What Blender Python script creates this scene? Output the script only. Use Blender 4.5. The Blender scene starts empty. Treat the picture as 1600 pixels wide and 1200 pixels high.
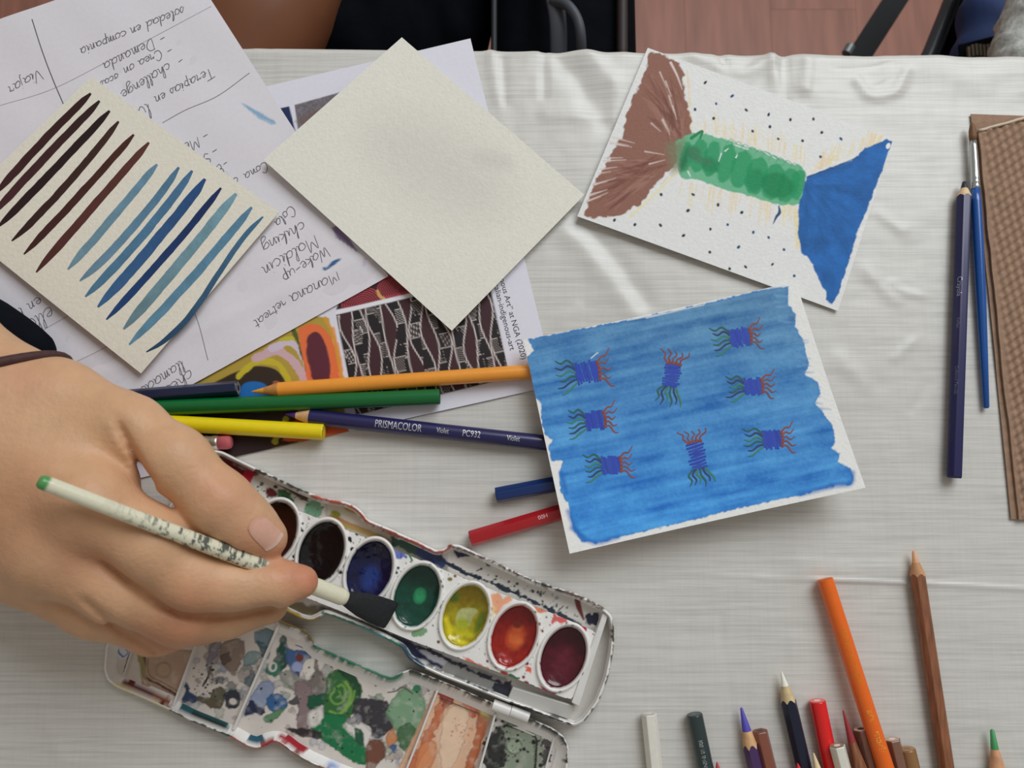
import bpy, bmesh, math, random
import numpy as np
from mathutils import Vector
from mathutils.bvhtree import BVHTree

random.seed(7)
scene = bpy.context.scene
COL = scene.collection

# ------------------------------------------------------------------ camera
TILT = math.radians(8.0)
DIST = 0.385
FPX = 1203.0                                  # focal length in pixels of a 1600 x 1200 frame
cam_d = bpy.data.cameras.new('camera')
cam_d.sensor_width = 36.0
cam_d.lens = FPX / 1600.0 * 36.0
cam_d.clip_start = 0.01
cam = bpy.data.objects.new('camera', cam_d)
COL.objects.link(cam)
cam.location = (0, -DIST * math.sin(TILT), DIST * math.cos(TILT))
cam.rotation_euler = (TILT, 0, 0)
cam_d.dof.use_dof = True
cam_d.dof.focus_distance = DIST
cam_d.dof.aperture_fstop = 13.0
scene.camera = cam

# ------------------------------------------------------------------ light
world = bpy.data.worlds.new('room_ambient')
scene.world = world
world.use_nodes = True
bg = world.node_tree.nodes['Background']
bg.inputs[0].default_value = (1.0, 0.93, 0.84, 1)
bg.inputs[1].default_value = 0.26


def area_light(name, loc, target, sx, sy, power, color):
    d = bpy.data.lights.new(name, 'AREA')
    d.shape = 'RECTANGLE'
    d.size, d.size_y, d.energy, d.color = sx, sy, power, color
    o = bpy.data.objects.new(name, d)
    COL.objects.link(o)
    o.location = loc
    o.rotation_euler = (Vector(target) - Vector(loc)).to_track_quat('-Z', 'Y').to_euler()
    return o


area_light('window_daylight', (0.78, 1.15, 1.35), (0.05, 0.05, 0), 1.3, 1.2, 28.0, (0.91, 0.96, 1.0))

scene.view_settings.view_transform = 'Standard'
scene.view_settings.look = 'None'
scene.view_settings.gamma = 1.0
scene.view_settings.use_curve_mapping = False
scene.view_settings.exposure = 0.0

# ------------------------------------------------------------------ projection helpers (photo pixels <-> metres)
CAMP = np.array([0, -DIST * math.sin(TILT), DIST * math.cos(TILT)])
AX_R = np.array([1.0, 0, 0])
AX_U = np.array([0, math.cos(TILT), math.sin(TILT)])
AX_F = np.array([0, math.sin(TILT), -math.cos(TILT)])


def at(px, py, z=0.0):
    px, py, z = np.broadcast_arrays(np.asarray(px, float), np.asarray(py, float), np.asarray(z, float))
    d = AX_F + ((px - 800) / FPX)[..., None] * AX_R - ((py - 600) / FPX)[..., None] * AX_U
    t = (z - CAMP[2]) / d[..., 2]
    return CAMP + d * t[..., None]


def proj(P):
    q = np.asarray(P) - CAMP
    dep = q @ AX_F
    return 800 + FPX * (q @ AX_R) / dep, 600 - FPX * (q @ AX_U) / dep


def ppm(px, py, z):                           # pixels per metre at a point
    P = at(px, py, z)
    return FPX / ((P - CAMP) @ AX_F)


def lin(c, g=1.0):
    c = np.asarray(c, float) / 255.0
    c = np.where(c <= 0.04045, c / 12.92, ((c + 0.055) / 1.055) ** 2.4)
    return np.clip(c * g, 0, 0.92)


# ------------------------------------------------------------------ numpy noise and painting
def vnoise(x, y, seed=0):
    x = np.asarray(x, float); y = np.asarray(y, float)
    xi = np.floor(x).astype(np.int64); yi = np.floor(y).astype(np.int64)
    fx = x - xi; fy = y - yi
    fx = fx * fx * (3 - 2 * fx); fy = fy * fy * (3 - 2 * fy)

    def h(a, b):
        n = (a * 374761393 + b * 668265263 + seed * 1274126177) & 0xffffffff
        n = ((n ^ (n >> 13)) * 1274126177) & 0xffffffff
        return ((n ^ (n >> 16)) & 0xffff) / 65535.0
    a = h(xi, yi); b = h(xi + 1, yi); c = h(xi, yi + 1); d = h(xi + 1, yi + 1)
    return (a * (1 - fx) + b * fx) * (1 - fy) + (c * (1 - fx) + d * fx) * fy


def fbm(x, y, seed=0, o=3):
    s = 0; a = 0.5; t = 0
    for k in range(o):
        s = s + a * vnoise(x * 2 ** k, y * 2 ** k, seed + k * 17); t += a; a *= 0.5
    return s / t - 0.5


def crom(pts, n=8, closed=False):
    p = np.asarray(pts, float)
    if len(p) < 3 and not closed:
        t = np.linspace(0, 1, n + 1)[:, None]
        return p[0] * (1 - t) + p[-1] * t
    if closed:
        q = np.vstack([p[-1], p, p[0], p[1]]); m = len(p)
    else:
        q = np.vstack([2 * p[0] - p[1], p, 2 * p[-1] - p[-2]]); m = len(p) - 1
    out = []
    for i in range(m):
        a, b, c, d = q[i:i + 4]
        for k in range(n):
            t = k / n
            out.append(0.5 * ((2 * b) + (c - a) * t + (2 * a - 5 * b + 4 * c - d) * t * t + (3 * b - a - 3 * c + d) * t ** 3))
    if not closed:
        out.append(p[-1])
    return np.array(out)


def sd_poly(X, Y, poly):
    p = np.asarray(poly, float)
    d = np.full(X.shape, 1e18); s = np.zeros(X.shape, bool)
    n = len(p)
    for i in range(n):
        ax, ay = p[i]; bx, by = p[(i + 1) % n]
        ex, ey = bx - ax, by - ay
        L = ex * ex + ey * ey
        if L < 1e-18:
            continue
        wx, wy = X - ax, Y - ay
        t = np.clip((wx * ex + wy * ey) / L, 0, 1)
        d = np.minimum(d, (wx - ex * t) ** 2 + (wy - ey * t) ** 2)
        if ay != by:
            s ^= ((ay > Y) != (by > Y)) & (X < ex * (Y - ay) / (by - ay) + ax)
    d = np.sqrt(d)
    return np.where(s, -d, d)


class Paint:
    """colours on the vertices of one surface; X, Y are the pixel positions of those vertices in the photograph's frame"""

    def __init__(self, X, Y, base):
        self.X, self.Y = X, Y
        self.C = np.tile(np.asarray(base, float), (len(X), 1))
        self.gain = 1.0

    def _mix(self, m, a, col):
        col = np.asarray(col, float)
        self.C[m] = self.C[m] * (1 - a[:, None]) + col * a[:, None]

    def col(self, c):
        return lin(c, self.gain)

    def poly(self, pts, c, soft=1.6, wob=0, ws=12, alpha=1.0, smooth=0, seed=3, tex=0, ts=10, edge=0):
        p = np.asarray(pts, float)
        if smooth:
            p = crom(p, smooth, True)
        pad = soft + wob + 2
        m = np.nonzero((self.X > p[:, 0].min() - pad) & (self.X < p[:, 0].max() + pad) & (self.Y > p[:, 1].min() - pad) & (self.Y < p[:, 1].max() + pad))[0]
        if not len(m):
            return
        x, y = self.X[m], self.Y[m]
        d = sd_poly(x, y, p)
        if wob:
            d = d + wob * 2 * fbm(x / ws, y / ws, seed)
        a = np.clip(0.5 - d / soft, 0, 1) * alpha
        if tex:
            a = a * np.clip(1 + tex * 2 * fbm(x / ts, y / ts, seed + 5), 0, 1)
        self._mix(m, a, self.col(c))
        if edge:
            self.C[m] *= (1 - edge * np.exp(-((d + 1.2) / 1.3) ** 2))[:, None]

    def line(self, pts, w, c, soft=1.2, alpha=1.0, wob=0, ws=8, seed=5, smooth=6, tex=0):
        p = crom(pts, smooth) if smooth and len(pts) > 2 else np.asarray(pts, float)
        w = np.interp(np.linspace(0, 1, len(p)), np.linspace(0, 1, len(np.atleast_1d(w))), np.atleast_1d(w)) / 2
        pad = w.max() + soft + wob + 1
        m = np.nonzero((self.X > p[:, 0].min() - pad) & (self.X < p[:, 0].max() + pad) & (self.Y > p[:, 1].min() - pad) & (self.Y < p[:, 1].max() + pad))[0]
        if not len(m):
            return
        x, y = self.X[m], self.Y[m]
        best = np.full(len(m), 1e9)
        for i in range(len(p) - 1):
            e = p[i + 1] - p[i]; L = e @ e + 1e-9
            t = np.clip(((x - p[i, 0]) * e[0] + (y - p[i, 1]) * e[1]) / L, 0, 1)
            d = np.hypot(x - p[i, 0] - e[0] * t, y - p[i, 1] - e[1] * t) - (w[i] * (1 - t) + w[i + 1] * t)
            best = np.minimum(best, d)
        if wob:
            best = best + wob * 2 * fbm(x / ws, y / ws, seed)
        a = np.clip(0.5 - best / soft, 0, 1) * alpha
        if tex:
            a = a * np.clip(1 + tex * 2 * fbm(x / 5, y / 5, seed), 0, 1)
        self._mix(m, a, self.col(c))

    def ell(self, cx, cy, a, b, ang, c, **k):
        t = np.linspace(0, 2 * math.pi, 28, endpoint=False)
        ca, sa = math.cos(ang), math.sin(ang)
        self.poly(np.stack([cx + a * np.cos(t) * ca - b * np.sin(t) * sa, cy + a * np.cos(t) * sa + b * np.sin(t) * ca], 1), c, **k)

    def dots(self, quad, n, r0, r1, c, seed=1, alpha=1.0):
        rng = random.Random(seed); q = np.asarray(quad, float)
        for _ in range(n):
            u, v = rng.random(), rng.random()
            p = (q[0] * (1 - u) + q[1] * u) * (1 - v) + (q[3] * (1 - u) + q[2] * u) * v
            r = r0 + (r1 - r0) * rng.random() ** 2.5
            self.ell(p[0], p[1], r, r * rng.uniform(.7, 1.2), rng.random() * 3, c, soft=1.2, alpha=alpha)


# ------------------------------------------------------------------ materials
def new_mat(name):
    m = bpy.data.materials.new(name)
    m.use_nodes = True
    return m, m.node_tree, m.node_tree.nodes['Principled BSDF']


def mat(name, c, rough=0.5, g=1.0, metal=0.0, noise=0.0, nscale=200, bump=0.0, bscale=600, spec=0.5, coat=0.0, stretch=(1, 1, 1)):
    m, nt, b = new_mat(name)
    col = lin(c, g)
    b.inputs['Base Color'].default_value = (*col, 1)
    b.inputs['Roughness'].default_value = rough
    b.inputs['Metallic'].default_value = metal
    b.inputs['Specular IOR Level'].default_value = spec
    b.inputs['Coat Weight'].default_value = coat
    b.inputs['Coat Roughness'].default_value = 0.12
    tc = nt.nodes.new('ShaderNodeTexCoord')
    mp = nt.nodes.new('ShaderNodeMapping')
    mp.inputs['Scale'].default_value = stretch
    nt.links.new(tc.outputs['Object'], mp.inputs[0])
    n = nt.nodes.new('ShaderNodeTexNoise')
    n.inputs['Scale'].default_value = nscale
    nt.links.new(mp.outputs[0], n.inputs[0])
    r = nt.nodes.new('ShaderNodeValToRGB')
    r.color_ramp.elements[0].position = 0.3
    r.color_ramp.elements[1].position = 0.7
    r.color_ramp.elements[0].color = (*(col * (1 - noise)), 1)
    r.color_ramp.elements[1].color = (*np.clip(col * (1 + noise * .6), 0, .95), 1)
    nt.links.new(n.outputs[0], r.inputs[0])
    nt.links.new(r.outputs[0], b.inputs['Base Color'])
    if bump:
        n2 = nt.nodes.new('ShaderNodeTexNoise')
        n2.inputs['Scale'].default_value = bscale
        nt.links.new(mp.outputs[0], n2.inputs[0])
        bp = nt.nodes.new('ShaderNodeBump')
        bp.inputs['Strength'].default_value = bump
        bp.inputs['Distance'].default_value = 0.0006
        nt.links.new(n2.outputs[0], bp.inputs['Height'])
        nt.links.new(bp.outputs[0], b.inputs['Normal'])
    return m


def mat_vc(name, rough=0.6, bump=0.0, bscale=900, spec=0.4, noise=0.06, nscale=500, sss=0.0, coat=0.0, dist=0.0005):
    m, nt, b = new_mat(name)
    a = nt.nodes.new('ShaderNodeAttribute'); a.attribute_name = 'Col'
    tc = nt.nodes.new('ShaderNodeTexCoord')
    n = nt.nodes.new('ShaderNodeTexNoise'); n.inputs['Scale'].default_value = nscale
    nt.links.new(tc.outputs['Object'], n.inputs[0])
    mr = nt.nodes.new('ShaderNodeMapRange')
    mr.inputs[1].default_value = 0.3; mr.inputs[2].default_value = 0.7
    mr.inputs[3].default_value = 1 - noise; mr.inputs[4].default_value = 1 + noise * .5
    nt.links.new(n.outputs[0], mr.inputs[0])
    vm = nt.nodes.new('ShaderNodeVectorMath'); vm.operation = 'SCALE'
    nt.links.new(a.outputs['Color'], vm.inputs[0]); nt.links.new(mr.outputs[0], vm.inputs['Scale'])
    nt.links.new(vm.outputs[0], b.inputs['Base Color'])
    b.inputs['Roughness'].default_value = rough
    b.inputs['Specular IOR Level'].default_value = spec
    b.inputs['Coat Weight'].default_value = coat
    b.inputs['Coat Roughness'].default_value = 0.08
    if sss:
        b.inputs['Subsurface Weight'].default_value = sss
        b.inputs['Subsurface Radius'].default_value = (1.0, 0.35, 0.2)
        b.inputs['Subsurface Scale'].default_value = 0.004
    if bump:
        n2 = nt.nodes.new('ShaderNodeTexNoise'); n2.inputs['Scale'].default_value = bscale
        n2.inputs['Detail'].default_value = 3
        nt.links.new(tc.outputs['Object'], n2.inputs[0])
        bp = nt.nodes.new('ShaderNodeBump'); bp.inputs['Strength'].default_value = bump
        bp.inputs['Distance'].default_value = dist
        nt.links.new(n2.outputs[0], bp.inputs['Height']); nt.links.new(bp.outputs[0], b.inputs['Normal'])
    return m


# ------------------------------------------------------------------ object helpers
def tag(o, label=None, cat=None, group=None, kind=None):
    if label: o['label'] = label
    if cat: o['category'] = cat
    if group: o['group'] = group
    if kind: o['kind'] = kind
    return o


def empty(name, loc, label=None, cat=None, group=None, kind=None):
    o = bpy.data.objects.new(name, None)
    o.empty_display_size = 0.02
    COL.objects.link(o)
    o.location = tuple(float(v) for v in loc)
    return tag(o, label, cat, group, kind)


def mesh_obj(name, V, F, m, parent=None, col=None, smooth=True, flat_angle=None):
    V = np.asarray(V, float)
    if parent is not None:
        V = V - np.array(world_loc(parent))
    origin = V.mean(0) * 0
    if parent is None:
        origin = np.array([V[:, 0].mean(), V[:, 1].mean(), V[:, 2].min()])
        V = V - origin
    me = bpy.data.meshes.new(name)
    me.from_pydata(V.tolist(), [], F.tolist() if isinstance(F, np.ndarray) else F)
    if col is not None:
        at_ = me.color_attributes.new('Col', 'FLOAT_COLOR', 'POINT')
        c = np.ones((len(V), 4)); c[:, :3] = col
        at_.data.foreach_set('color', c.ravel())
    if m is not None:
        for mm in (m if isinstance(m, (list, tuple)) else [m]):
            me.materials.append(mm)
    if smooth:
        me.polygons.foreach_set('use_smooth', [True] * len(me.polygons))
    me.update()
    if flat_angle is not None:
        me.set_sharp_from_angle(angle=math.radians(flat_angle))
    o = bpy.data.objects.new(name, me)
    COL.objects.link(o)
    if parent is not None:
        o.parent = parent
    else:
        o.location = origin
    return o


def world_loc(o):
    p = np.zeros(3)
    while o is not None:
        p = p + np.array(o.location); o = o.parent
    return p


def grid_faces(nu, nv):
    i, j = np.meshgrid(np.arange(nu), np.arange(nv), indexing='ij')
    a = (i * (nv + 1) + j).ravel()
    return np.stack([a, a + nv + 1, a + nv + 2, a + 1], 1)


class MB:
    def __init__(self): self.V = []; self.F = []; self.C = []; self.n = 0

    def add(self, V, F, c=None):
        V = np.asarray(V, float)
        self.V.append(V)
        self.F += [[int(i) + self.n for i in f] for f in F]
        c = np.asarray(c if c is not None else (.5, .5, .5), float)
        self.C.append(np.tile(c, (len(V), 1)) if c.ndim == 1 else c)
        self.n += len(V)

    def build(self, name, m, parent=None, smooth=True, vc=True, flat_angle=None):
        return mesh_obj(name, np.vstack(self.V), self.F, m, parent, np.vstack(self.C) if vc else None, smooth, flat_angle)


def tube(pts, radii, seg=16, caps=True, flat=None):
    P = np.asarray(pts, float); n = len(P)
    R = np.broadcast_to(np.asarray(radii, float), (n,))
    V = []; prev = None
    for i in range(n):
        t = P[min(i + 1, n - 1)] - P[max(i - 1, 0)]
        t = t / (np.linalg.norm(t) + 1e-12)
        if prev is None:
            a = np.array([0, 0, 1.0]) if abs(t[2]) < .9 else np.array([1.0, 0, 0])
            e1 = np.cross(t, a)
        else:
            e1 = prev - t * (prev @ t)
        e1 /= np.linalg.norm(e1); prev = e1
        e2 = np.cross(t, e1)
        for k in range(seg):
            f = 2 * math.pi * k / seg
            V.append(P[i] + R[i] * (math.cos(f) * e1 + math.sin(f) * e2 * (flat or 1.0)))
    F = [[i * seg + k, i * seg + (k + 1) % seg, (i + 1) * seg + (k + 1) % seg, (i + 1) * seg + k] for i in range(n - 1) for k in range(seg)]
    if caps:
        F.append(list(range(seg))[::-1]); F.append([(n - 1) * seg + k for k in range(seg)])
    return np.array(V), F


class Sheet:
    """a thin sheet; corners (px, py, z) in order u0v0, u1v0, u1v1, u0v1"""

    def __init__(self, corners, curl=None):
        self.c = [at(*c) for c in corners]
        self.curl = curl

    def pos(self, u, v):
        u = np.asarray(u, float)[..., None]; v = np.asarray(v, float)[..., None]
        P = (self.c[0] * (1 - u) + self.c[1] * u) * (1 - v) + (self.c[3] * (1 - u) + self.c[2] * u) * v
        if self.curl:
            P = P.copy()
            P[..., 2] += self.curl(u[..., 0], v[..., 0])
        return P

    def uv(self, px, py):
        px = np.asarray(px, float); py = np.asarray(py, float)
        u = np.full(px.shape, .5); v = np.full(px.shape, .5)
        for _ in range(9):
            x, y = proj(self.pos(u, v))
            e = 1e-4
            xu, yu = proj(self.pos(u + e, v)); xv, yv = proj(self.pos(u, v + e))
            a, b, c, d = (xu - x) / e, (xv - x) / e, (yu - y) / e, (yv - y) / e
            det = a * d - b * c
            rx, ry = px - x, py - y
            u = u + (d * rx - b * ry) / det; v = v + (a * ry - c * rx) / det
        return u, v

    def on(self, px, py, off=0.0):
        P = self.pos(*self.uv(px, py)).copy()
        P[..., 2] += off
        return P

    def build(self, name, m, nu, nv, thick=0.0004, paint=None, base=(.8, .8, .8), parent=None):
        U, W = np.meshgrid(np.linspace(0, 1, nu + 1), np.linspace(0, 1, nv + 1), indexing='ij')
        P = self.pos(U.ravel(), W.ravel())
        X, Y = proj(P)
        pt = Paint(X, Y, base)
        if paint: paint(pt)
        F = grid_faces(nu, nv)
        # orient the faces up
        a, b, c = P[F[0][0]], P[F[0][1]], P[F[0][2]]
        if np.cross(b - a, c - b)[2] < 0: F = F[:, ::-1]
        mb = MB(); mb.V.append(P); mb.F = F.tolist(); mb.C.append(pt.C); mb.n = len(P)
        idx = np.arange((nu + 1) * (nv + 1)).reshape(nu + 1, nv + 1)
        ring = np.concatenate([idx[:-1, 0], idx[-1, :-1], idx[:0:-1, -1], idx[0, :0:-1]])
        n = len(ring); lo = P[ring].copy(); lo[:, 2] -= thick
        mb.V.append(lo); mb.C.append(np.tile(np.asarray(base) * .95, (n, 1)))
        k = mb.n
        mb.F += [[int(ring[i]), k + i, k + (i + 1) % n, int(ring[(i + 1) % n])] for i in range(n)]
        mb.n += n
        U, W = np.meshgrid(np.linspace(0, 1, 17), np.linspace(0, 1, 17), indexing='ij')
        Q = self.pos(U.ravel(), W.ravel()); Q[:, 2] -= thick
        mb.V.append(Q); mb.C.append(np.tile(np.asarray(base) * .95, (len(Q), 1)))
        mb.F += (grid_faces(16, 16) + mb.n).tolist()
        mb.n += len(Q)
        return mb.build(name, m, parent, True, True, 40)


def ribbon(mb, sheet, pts, w, c, off=0.00006, smooth=6, wob=0.0, seed=0, c2=None):
    p = crom(pts, smooth) if len(pts) > 2 else crom(pts, 6)
    n = len(p)
    w = np.interp(np.linspace(0, 1, n), np.linspace(0, 1, len(np.atleast_1d(w))), np.atleast_1d(w)) / 2
    t = np.gradient(p, axis=0); t /= np.linalg.norm(t, axis=1)[:, None] + 1e-9
    nr = np.stack([-t[:, 1], t[:, 0]], 1)
    wl = w * (1 + wob * (vnoise(np.arange(n) * .7, np.zeros(n), seed) - .5)); wr = w * (1 + wob * (vnoise(np.arange(n) * .7, np.zeros(n), seed + 9) - .5))
    L = p + nr * wl[:, None]; R = p - nr * wr[:, None]
    Q = np.vstack([L, R])
    V = sheet.on(Q[:, 0], Q[:, 1], off)
    F = [[i, n + i, n + i + 1, i + 1] for i in range(n - 1)]
    a, b, d = V[F[0][0]], V[F[0][1]], V[F[0][2]]
    if np.cross(b - a, d - b)[2] < 0: F = [f[::-1] for f in F]
    if c2 is not None:
        s = np.linspace(0, 1, n)[:, None]
        cc = np.asarray(c) * (1 - s) + np.asarray(c2) * s
        c = np.vstack([cc, cc])
    mb.add(V, F, c)


def text_mesh(s, spacing=1.0, cuts=False):
    cu = bpy.data.curves.new('t', 'FONT')
    cu.body = s; cu.size = 1.0; cu.space_character = spacing; cu.resolution_u = 3
    o = bpy.data.objects.new('t', cu)
    me = bpy.data.meshes.new_from_object(o)
    if cuts:
        bm = bmesh.new(); bm.from_mesh(me)
        for y in np.arange(-.3, .9, .09):
            bmesh.ops.bisect_plane(bm, geom=bm.verts[:] + bm.edges[:] + bm.faces[:], plane_co=(0, y, 0), plane_no=(0, 1, 0))
        bm.to_mesh(me); bm.free()
    V = np.array([v.co[:] for v in me.vertices]); F = [list(p.vertices) for p in me.polygons]
    bpy.data.objects.remove(o); bpy.data.curves.remove(cu); bpy.data.meshes.remove(me)
    return V, F


# ------------------------------------------------------------------ signed distance body modelling
def round_cone(G, a, b, r1, r2):
    a = np.asarray(a, float); b = np.asarray(b, float)
    ba = b - a; L = ba @ ba + 1e-12
    pa = G - a
    t = np.clip((pa @ ba) / L, 0, 1)
    return np.sqrt(((pa - t[..., None] * ba) ** 2).sum(-1)) - (r1 + (r2 - r1) * t)


def smin(a, b, k):
    h = np.clip(0.5 + 0.5 * (b - a) / k, 0, 1)
    return b * (1 - h) + a * h - k * h * (1 - h)


def surface_nets(f, o, h):
    s = f < 0
    nx, ny, nz = f.shape
    cnt = np.zeros((nx - 1, ny - 1, nz - 1), np.int8)
    offs = [(i, j, k) for i in (0, 1) for j in (0, 1) for k in (0, 1)]
    for i, j, k in offs:
        cnt += s[i:nx - 1 + i, j:ny - 1 + j, k:nz - 1 + k]
    act = np.argwhere((cnt > 0) & (cnt < 8))
    acc = np.zeros((len(act), 3)); num = np.zeros(len(act))
    for a in offs:
        for ax in range(3):
            if a[ax]: continue
            b = list(a); b[ax] = 1
            fa = f[act[:, 0] + a[0], act[:, 1] + a[1], act[:, 2] + a[2]]
            fb = f[act[:, 0] + b[0], act[:, 1] + b[1], act[:, 2] + b[2]]
            m = (fa < 0) != (fb < 0)
            t = fa[m] / (fa[m] - fb[m])
            p = np.tile(np.array(a, float), (m.sum(), 1)); p[:, ax] += t
            acc[m] += p; num[m] += 1
    V = (act + acc / num[:, None]) * h + o
    idx = np.full(cnt.shape, -1, np.int64); idx[tuple(act.T)] = np.arange(len(act))
    F = []
    for ax in range(3):
        sl0 = [slice(None)] * 3; sl1 = [slice(None)] * 3
        sl0[ax] = slice(0, -1); sl1[ax] = slice(1, None)
        e = np.argwhere(s[tuple(sl0)] != s[tuple(sl1)])
        b, c = [(1, 2), (2, 0), (0, 1)][ax]
        e = e[(e[:, b] > 0) & (e[:, c] > 0) & (e[:, b] < f.shape[b] - 1) & (e[:, c] < f.shape[c] - 1)]
        def cell(db, dc):
            q = e.copy(); q[:, b] -= db; q[:, c] -= dc
            return idx[tuple(q.T)]
        q = np.stack([cell(1, 1), cell(0, 1), cell(0, 0), cell(1, 0)], 1)
        ins = s[tuple(e.T)]
        q = np.where(ins[:, None], q, q[:, ::-1])
        F.append(q)
    return V, np.vstack(F)


def sdf_grid(lo, hi, h):
    ax = [np.arange(lo[i], hi[i] + h, h) for i in range(3)]
    return np.stack(np.meshgrid(*ax, indexing='ij'), -1)

# ================================================================== the setting: floor, table, cloth
FLOOR_Z = -0.74
M_plank = mat('reddish_floor_wood', (160, 108, 91), 0.5, 1.0, noise=0.22, nscale=6, bump=0.1, bscale=60, stretch=(9, 1, 1))
fb = mesh_obj('floor', [(-1.6, -1.2, FLOOR_Z - .012), (1.9, -1.2, FLOOR_Z - .012), (1.9, 3.3, FLOOR_Z - .012), (-1.6, 3.3, FLOOR_Z - .012)], [[0, 1, 2, 3]],
              mat('floor_underlay', (70, 50, 42), .8), smooth=False)
tag(fb, 'reddish brown wooden plank floor seen past the far edge of the table', 'floor', kind='structure')


def box_mesh(sx, sy, sz, bv=0.0):
    x, y = sx / 2, sy / 2
    b = bv
    V = [(-x, -y, 0), (x, -y, 0), (x, y, 0), (-x, y, 0), (-x, -y, sz - b), (x, -y, sz - b), (x, y, sz - b), (-x, y, sz - b),
         (-x + b, -y + b, sz), (x - b, -y + b, sz), (x - b, y - b, sz), (-x + b, y - b, sz)]
    F = [[3, 2, 1, 0], [0, 1, 5, 4], [1, 2, 6, 5], [2, 3, 7, 6], [3, 0, 4, 7], [4, 5, 9, 8], [5, 6, 10, 9], [6, 7, 11, 10], [7, 4, 8, 11], [8, 9, 10, 11]]
    return V, F


PW, PL = 0.135, 1.18
V, F = box_mesh(PW - .0002, PL - .0002, .012, .0002)
pm = bpy.data.meshes.new('plank'); pm.from_pydata(V, [], F); pm.materials.append(M_plank)
for i in range(25):
    for j in range(4):
        o = bpy.data.objects.new('plank', pm); COL.objects.link(o)
        o.parent = fb
        wl = np.array([-1.55 + PW * i, -.62 + PL * (j + (.45 if i % 2 else 0)) + (.2 if i % 3 == 0 else 0), FLOOR_Z - .0118])
        o.location = tuple(wl - np.array(fb.location))

EDGE = lambda px: 64.5 + 0.0125 * px
edge_l, edge_r = at(-700, EDGE(-700)), at(2300, EDGE(2300))
tbl = empty('table', (0, -.12, FLOOR_Z), 'long table under the white vinyl tablecloth', 'table')
M_table = mat('table_wood', (150, 115, 85), .5, noise=.2, nscale=12, stretch=(1, 8, 1))
XL, XR, YB = -.43, .45, -.36


def ycut(x): return edge_l[1] + (edge_r[1] - edge_l[1]) * (x - edge_l[0]) / (edge_r[0] - edge_l[0])


pts = [(XL + .01, YB + .01), (XR - .01, YB + .01), (XR - .01, ycut(XR) - .006), (XL + .01, ycut(XL) - .006)]
V = [(x, y, z) for z in (-.028, -.0035) for x, y in pts]
mesh_obj('tabletop', V, [[3, 2, 1, 0], [4, 5, 6, 7], [0, 1, 5, 4], [1, 2, 6, 5], [2, 3, 7, 6], [3, 0, 4, 7]], M_table, tbl, smooth=False)
for x in (XL + .06, XR - .06):
    for y in (YB + .06, ycut(0) - .06):
        v, f = tube([(x, y, FLOOR_Z), (x, y, -.028)], .018, 12)
        mesh_obj('leg', v, f, M_table, tbl)

# ---- tablecloth
m, nt, b = new_mat('white_vinyl_cloth')
tc = nt.nodes.new('ShaderNodeTexCoord')


def streak(scale, sx, sy, p0, p1, lo, hi):
    mp = nt.nodes.new('ShaderNodeMapping'); mp.inputs['Scale'].default_value = (sx, sy, sx)
    nt.links.new(tc.outputs['Object'], mp.inputs[0])
    n = nt.nodes.new('ShaderNodeTexNoise'); n.inputs['Scale'].default_value = scale; n.inputs['Detail'].default_value = 4
    nt.links.new(mp.outputs[0], n.inputs[0])
    r = nt.nodes.new('ShaderNodeMapRange')
    r.inputs[1].default_value, r.inputs[2].default_value, r.inputs[3].default_value, r.inputs[4].default_value = p0, p1, lo, hi
    nt.links.new(n.outputs[0], r.inputs[0])
    return r


s1 = streak(1.0, 16, 760, .34, .58, .87, 1.0)
s2 = streak(1.0, 45, 1700, .30, .60, .90, 1.0)
s3 = streak(1.0, 700, 40, .30, .60, .965, 1.0)
mu = nt.nodes.new('ShaderNodeMath'); mu.operation = 'MULTIPLY'
nt.links.new(s1.outputs[0], mu.inputs[0]); nt.links.new(s2.outputs[0], mu.inputs[1])
mu2 = nt.nodes.new('ShaderNodeMath'); mu2.operation = 'MULTIPLY'
nt.links.new(mu.outputs[0], mu2.inputs[0]); nt.links.new(s3.outputs[0], mu2.inputs[1])
vm = nt.nodes.new('ShaderNodeVectorMath'); vm.operation = 'SCALE'
vm.inputs[0].default_value = (0.735, 0.715, 0.67)
nt.links.new(mu2.outputs[0], vm.inputs['Scale']); nt.links.new(vm.outputs[0], b.inputs['Base Color'])
b.inputs['Roughness'].default_value = 0.33
b.inputs['Specular IOR Level'].default_value = 0.5
bp = nt.nodes.new('ShaderNodeBump'); bp.inputs['Strength'].default_value = .18; bp.inputs['Distance'].default_value = .0004
nt.links.new(mu2.outputs[0], bp.inputs['Height']); nt.links.new(bp.outputs[0], b.inputs['Normal'])
M_cloth = m

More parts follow.
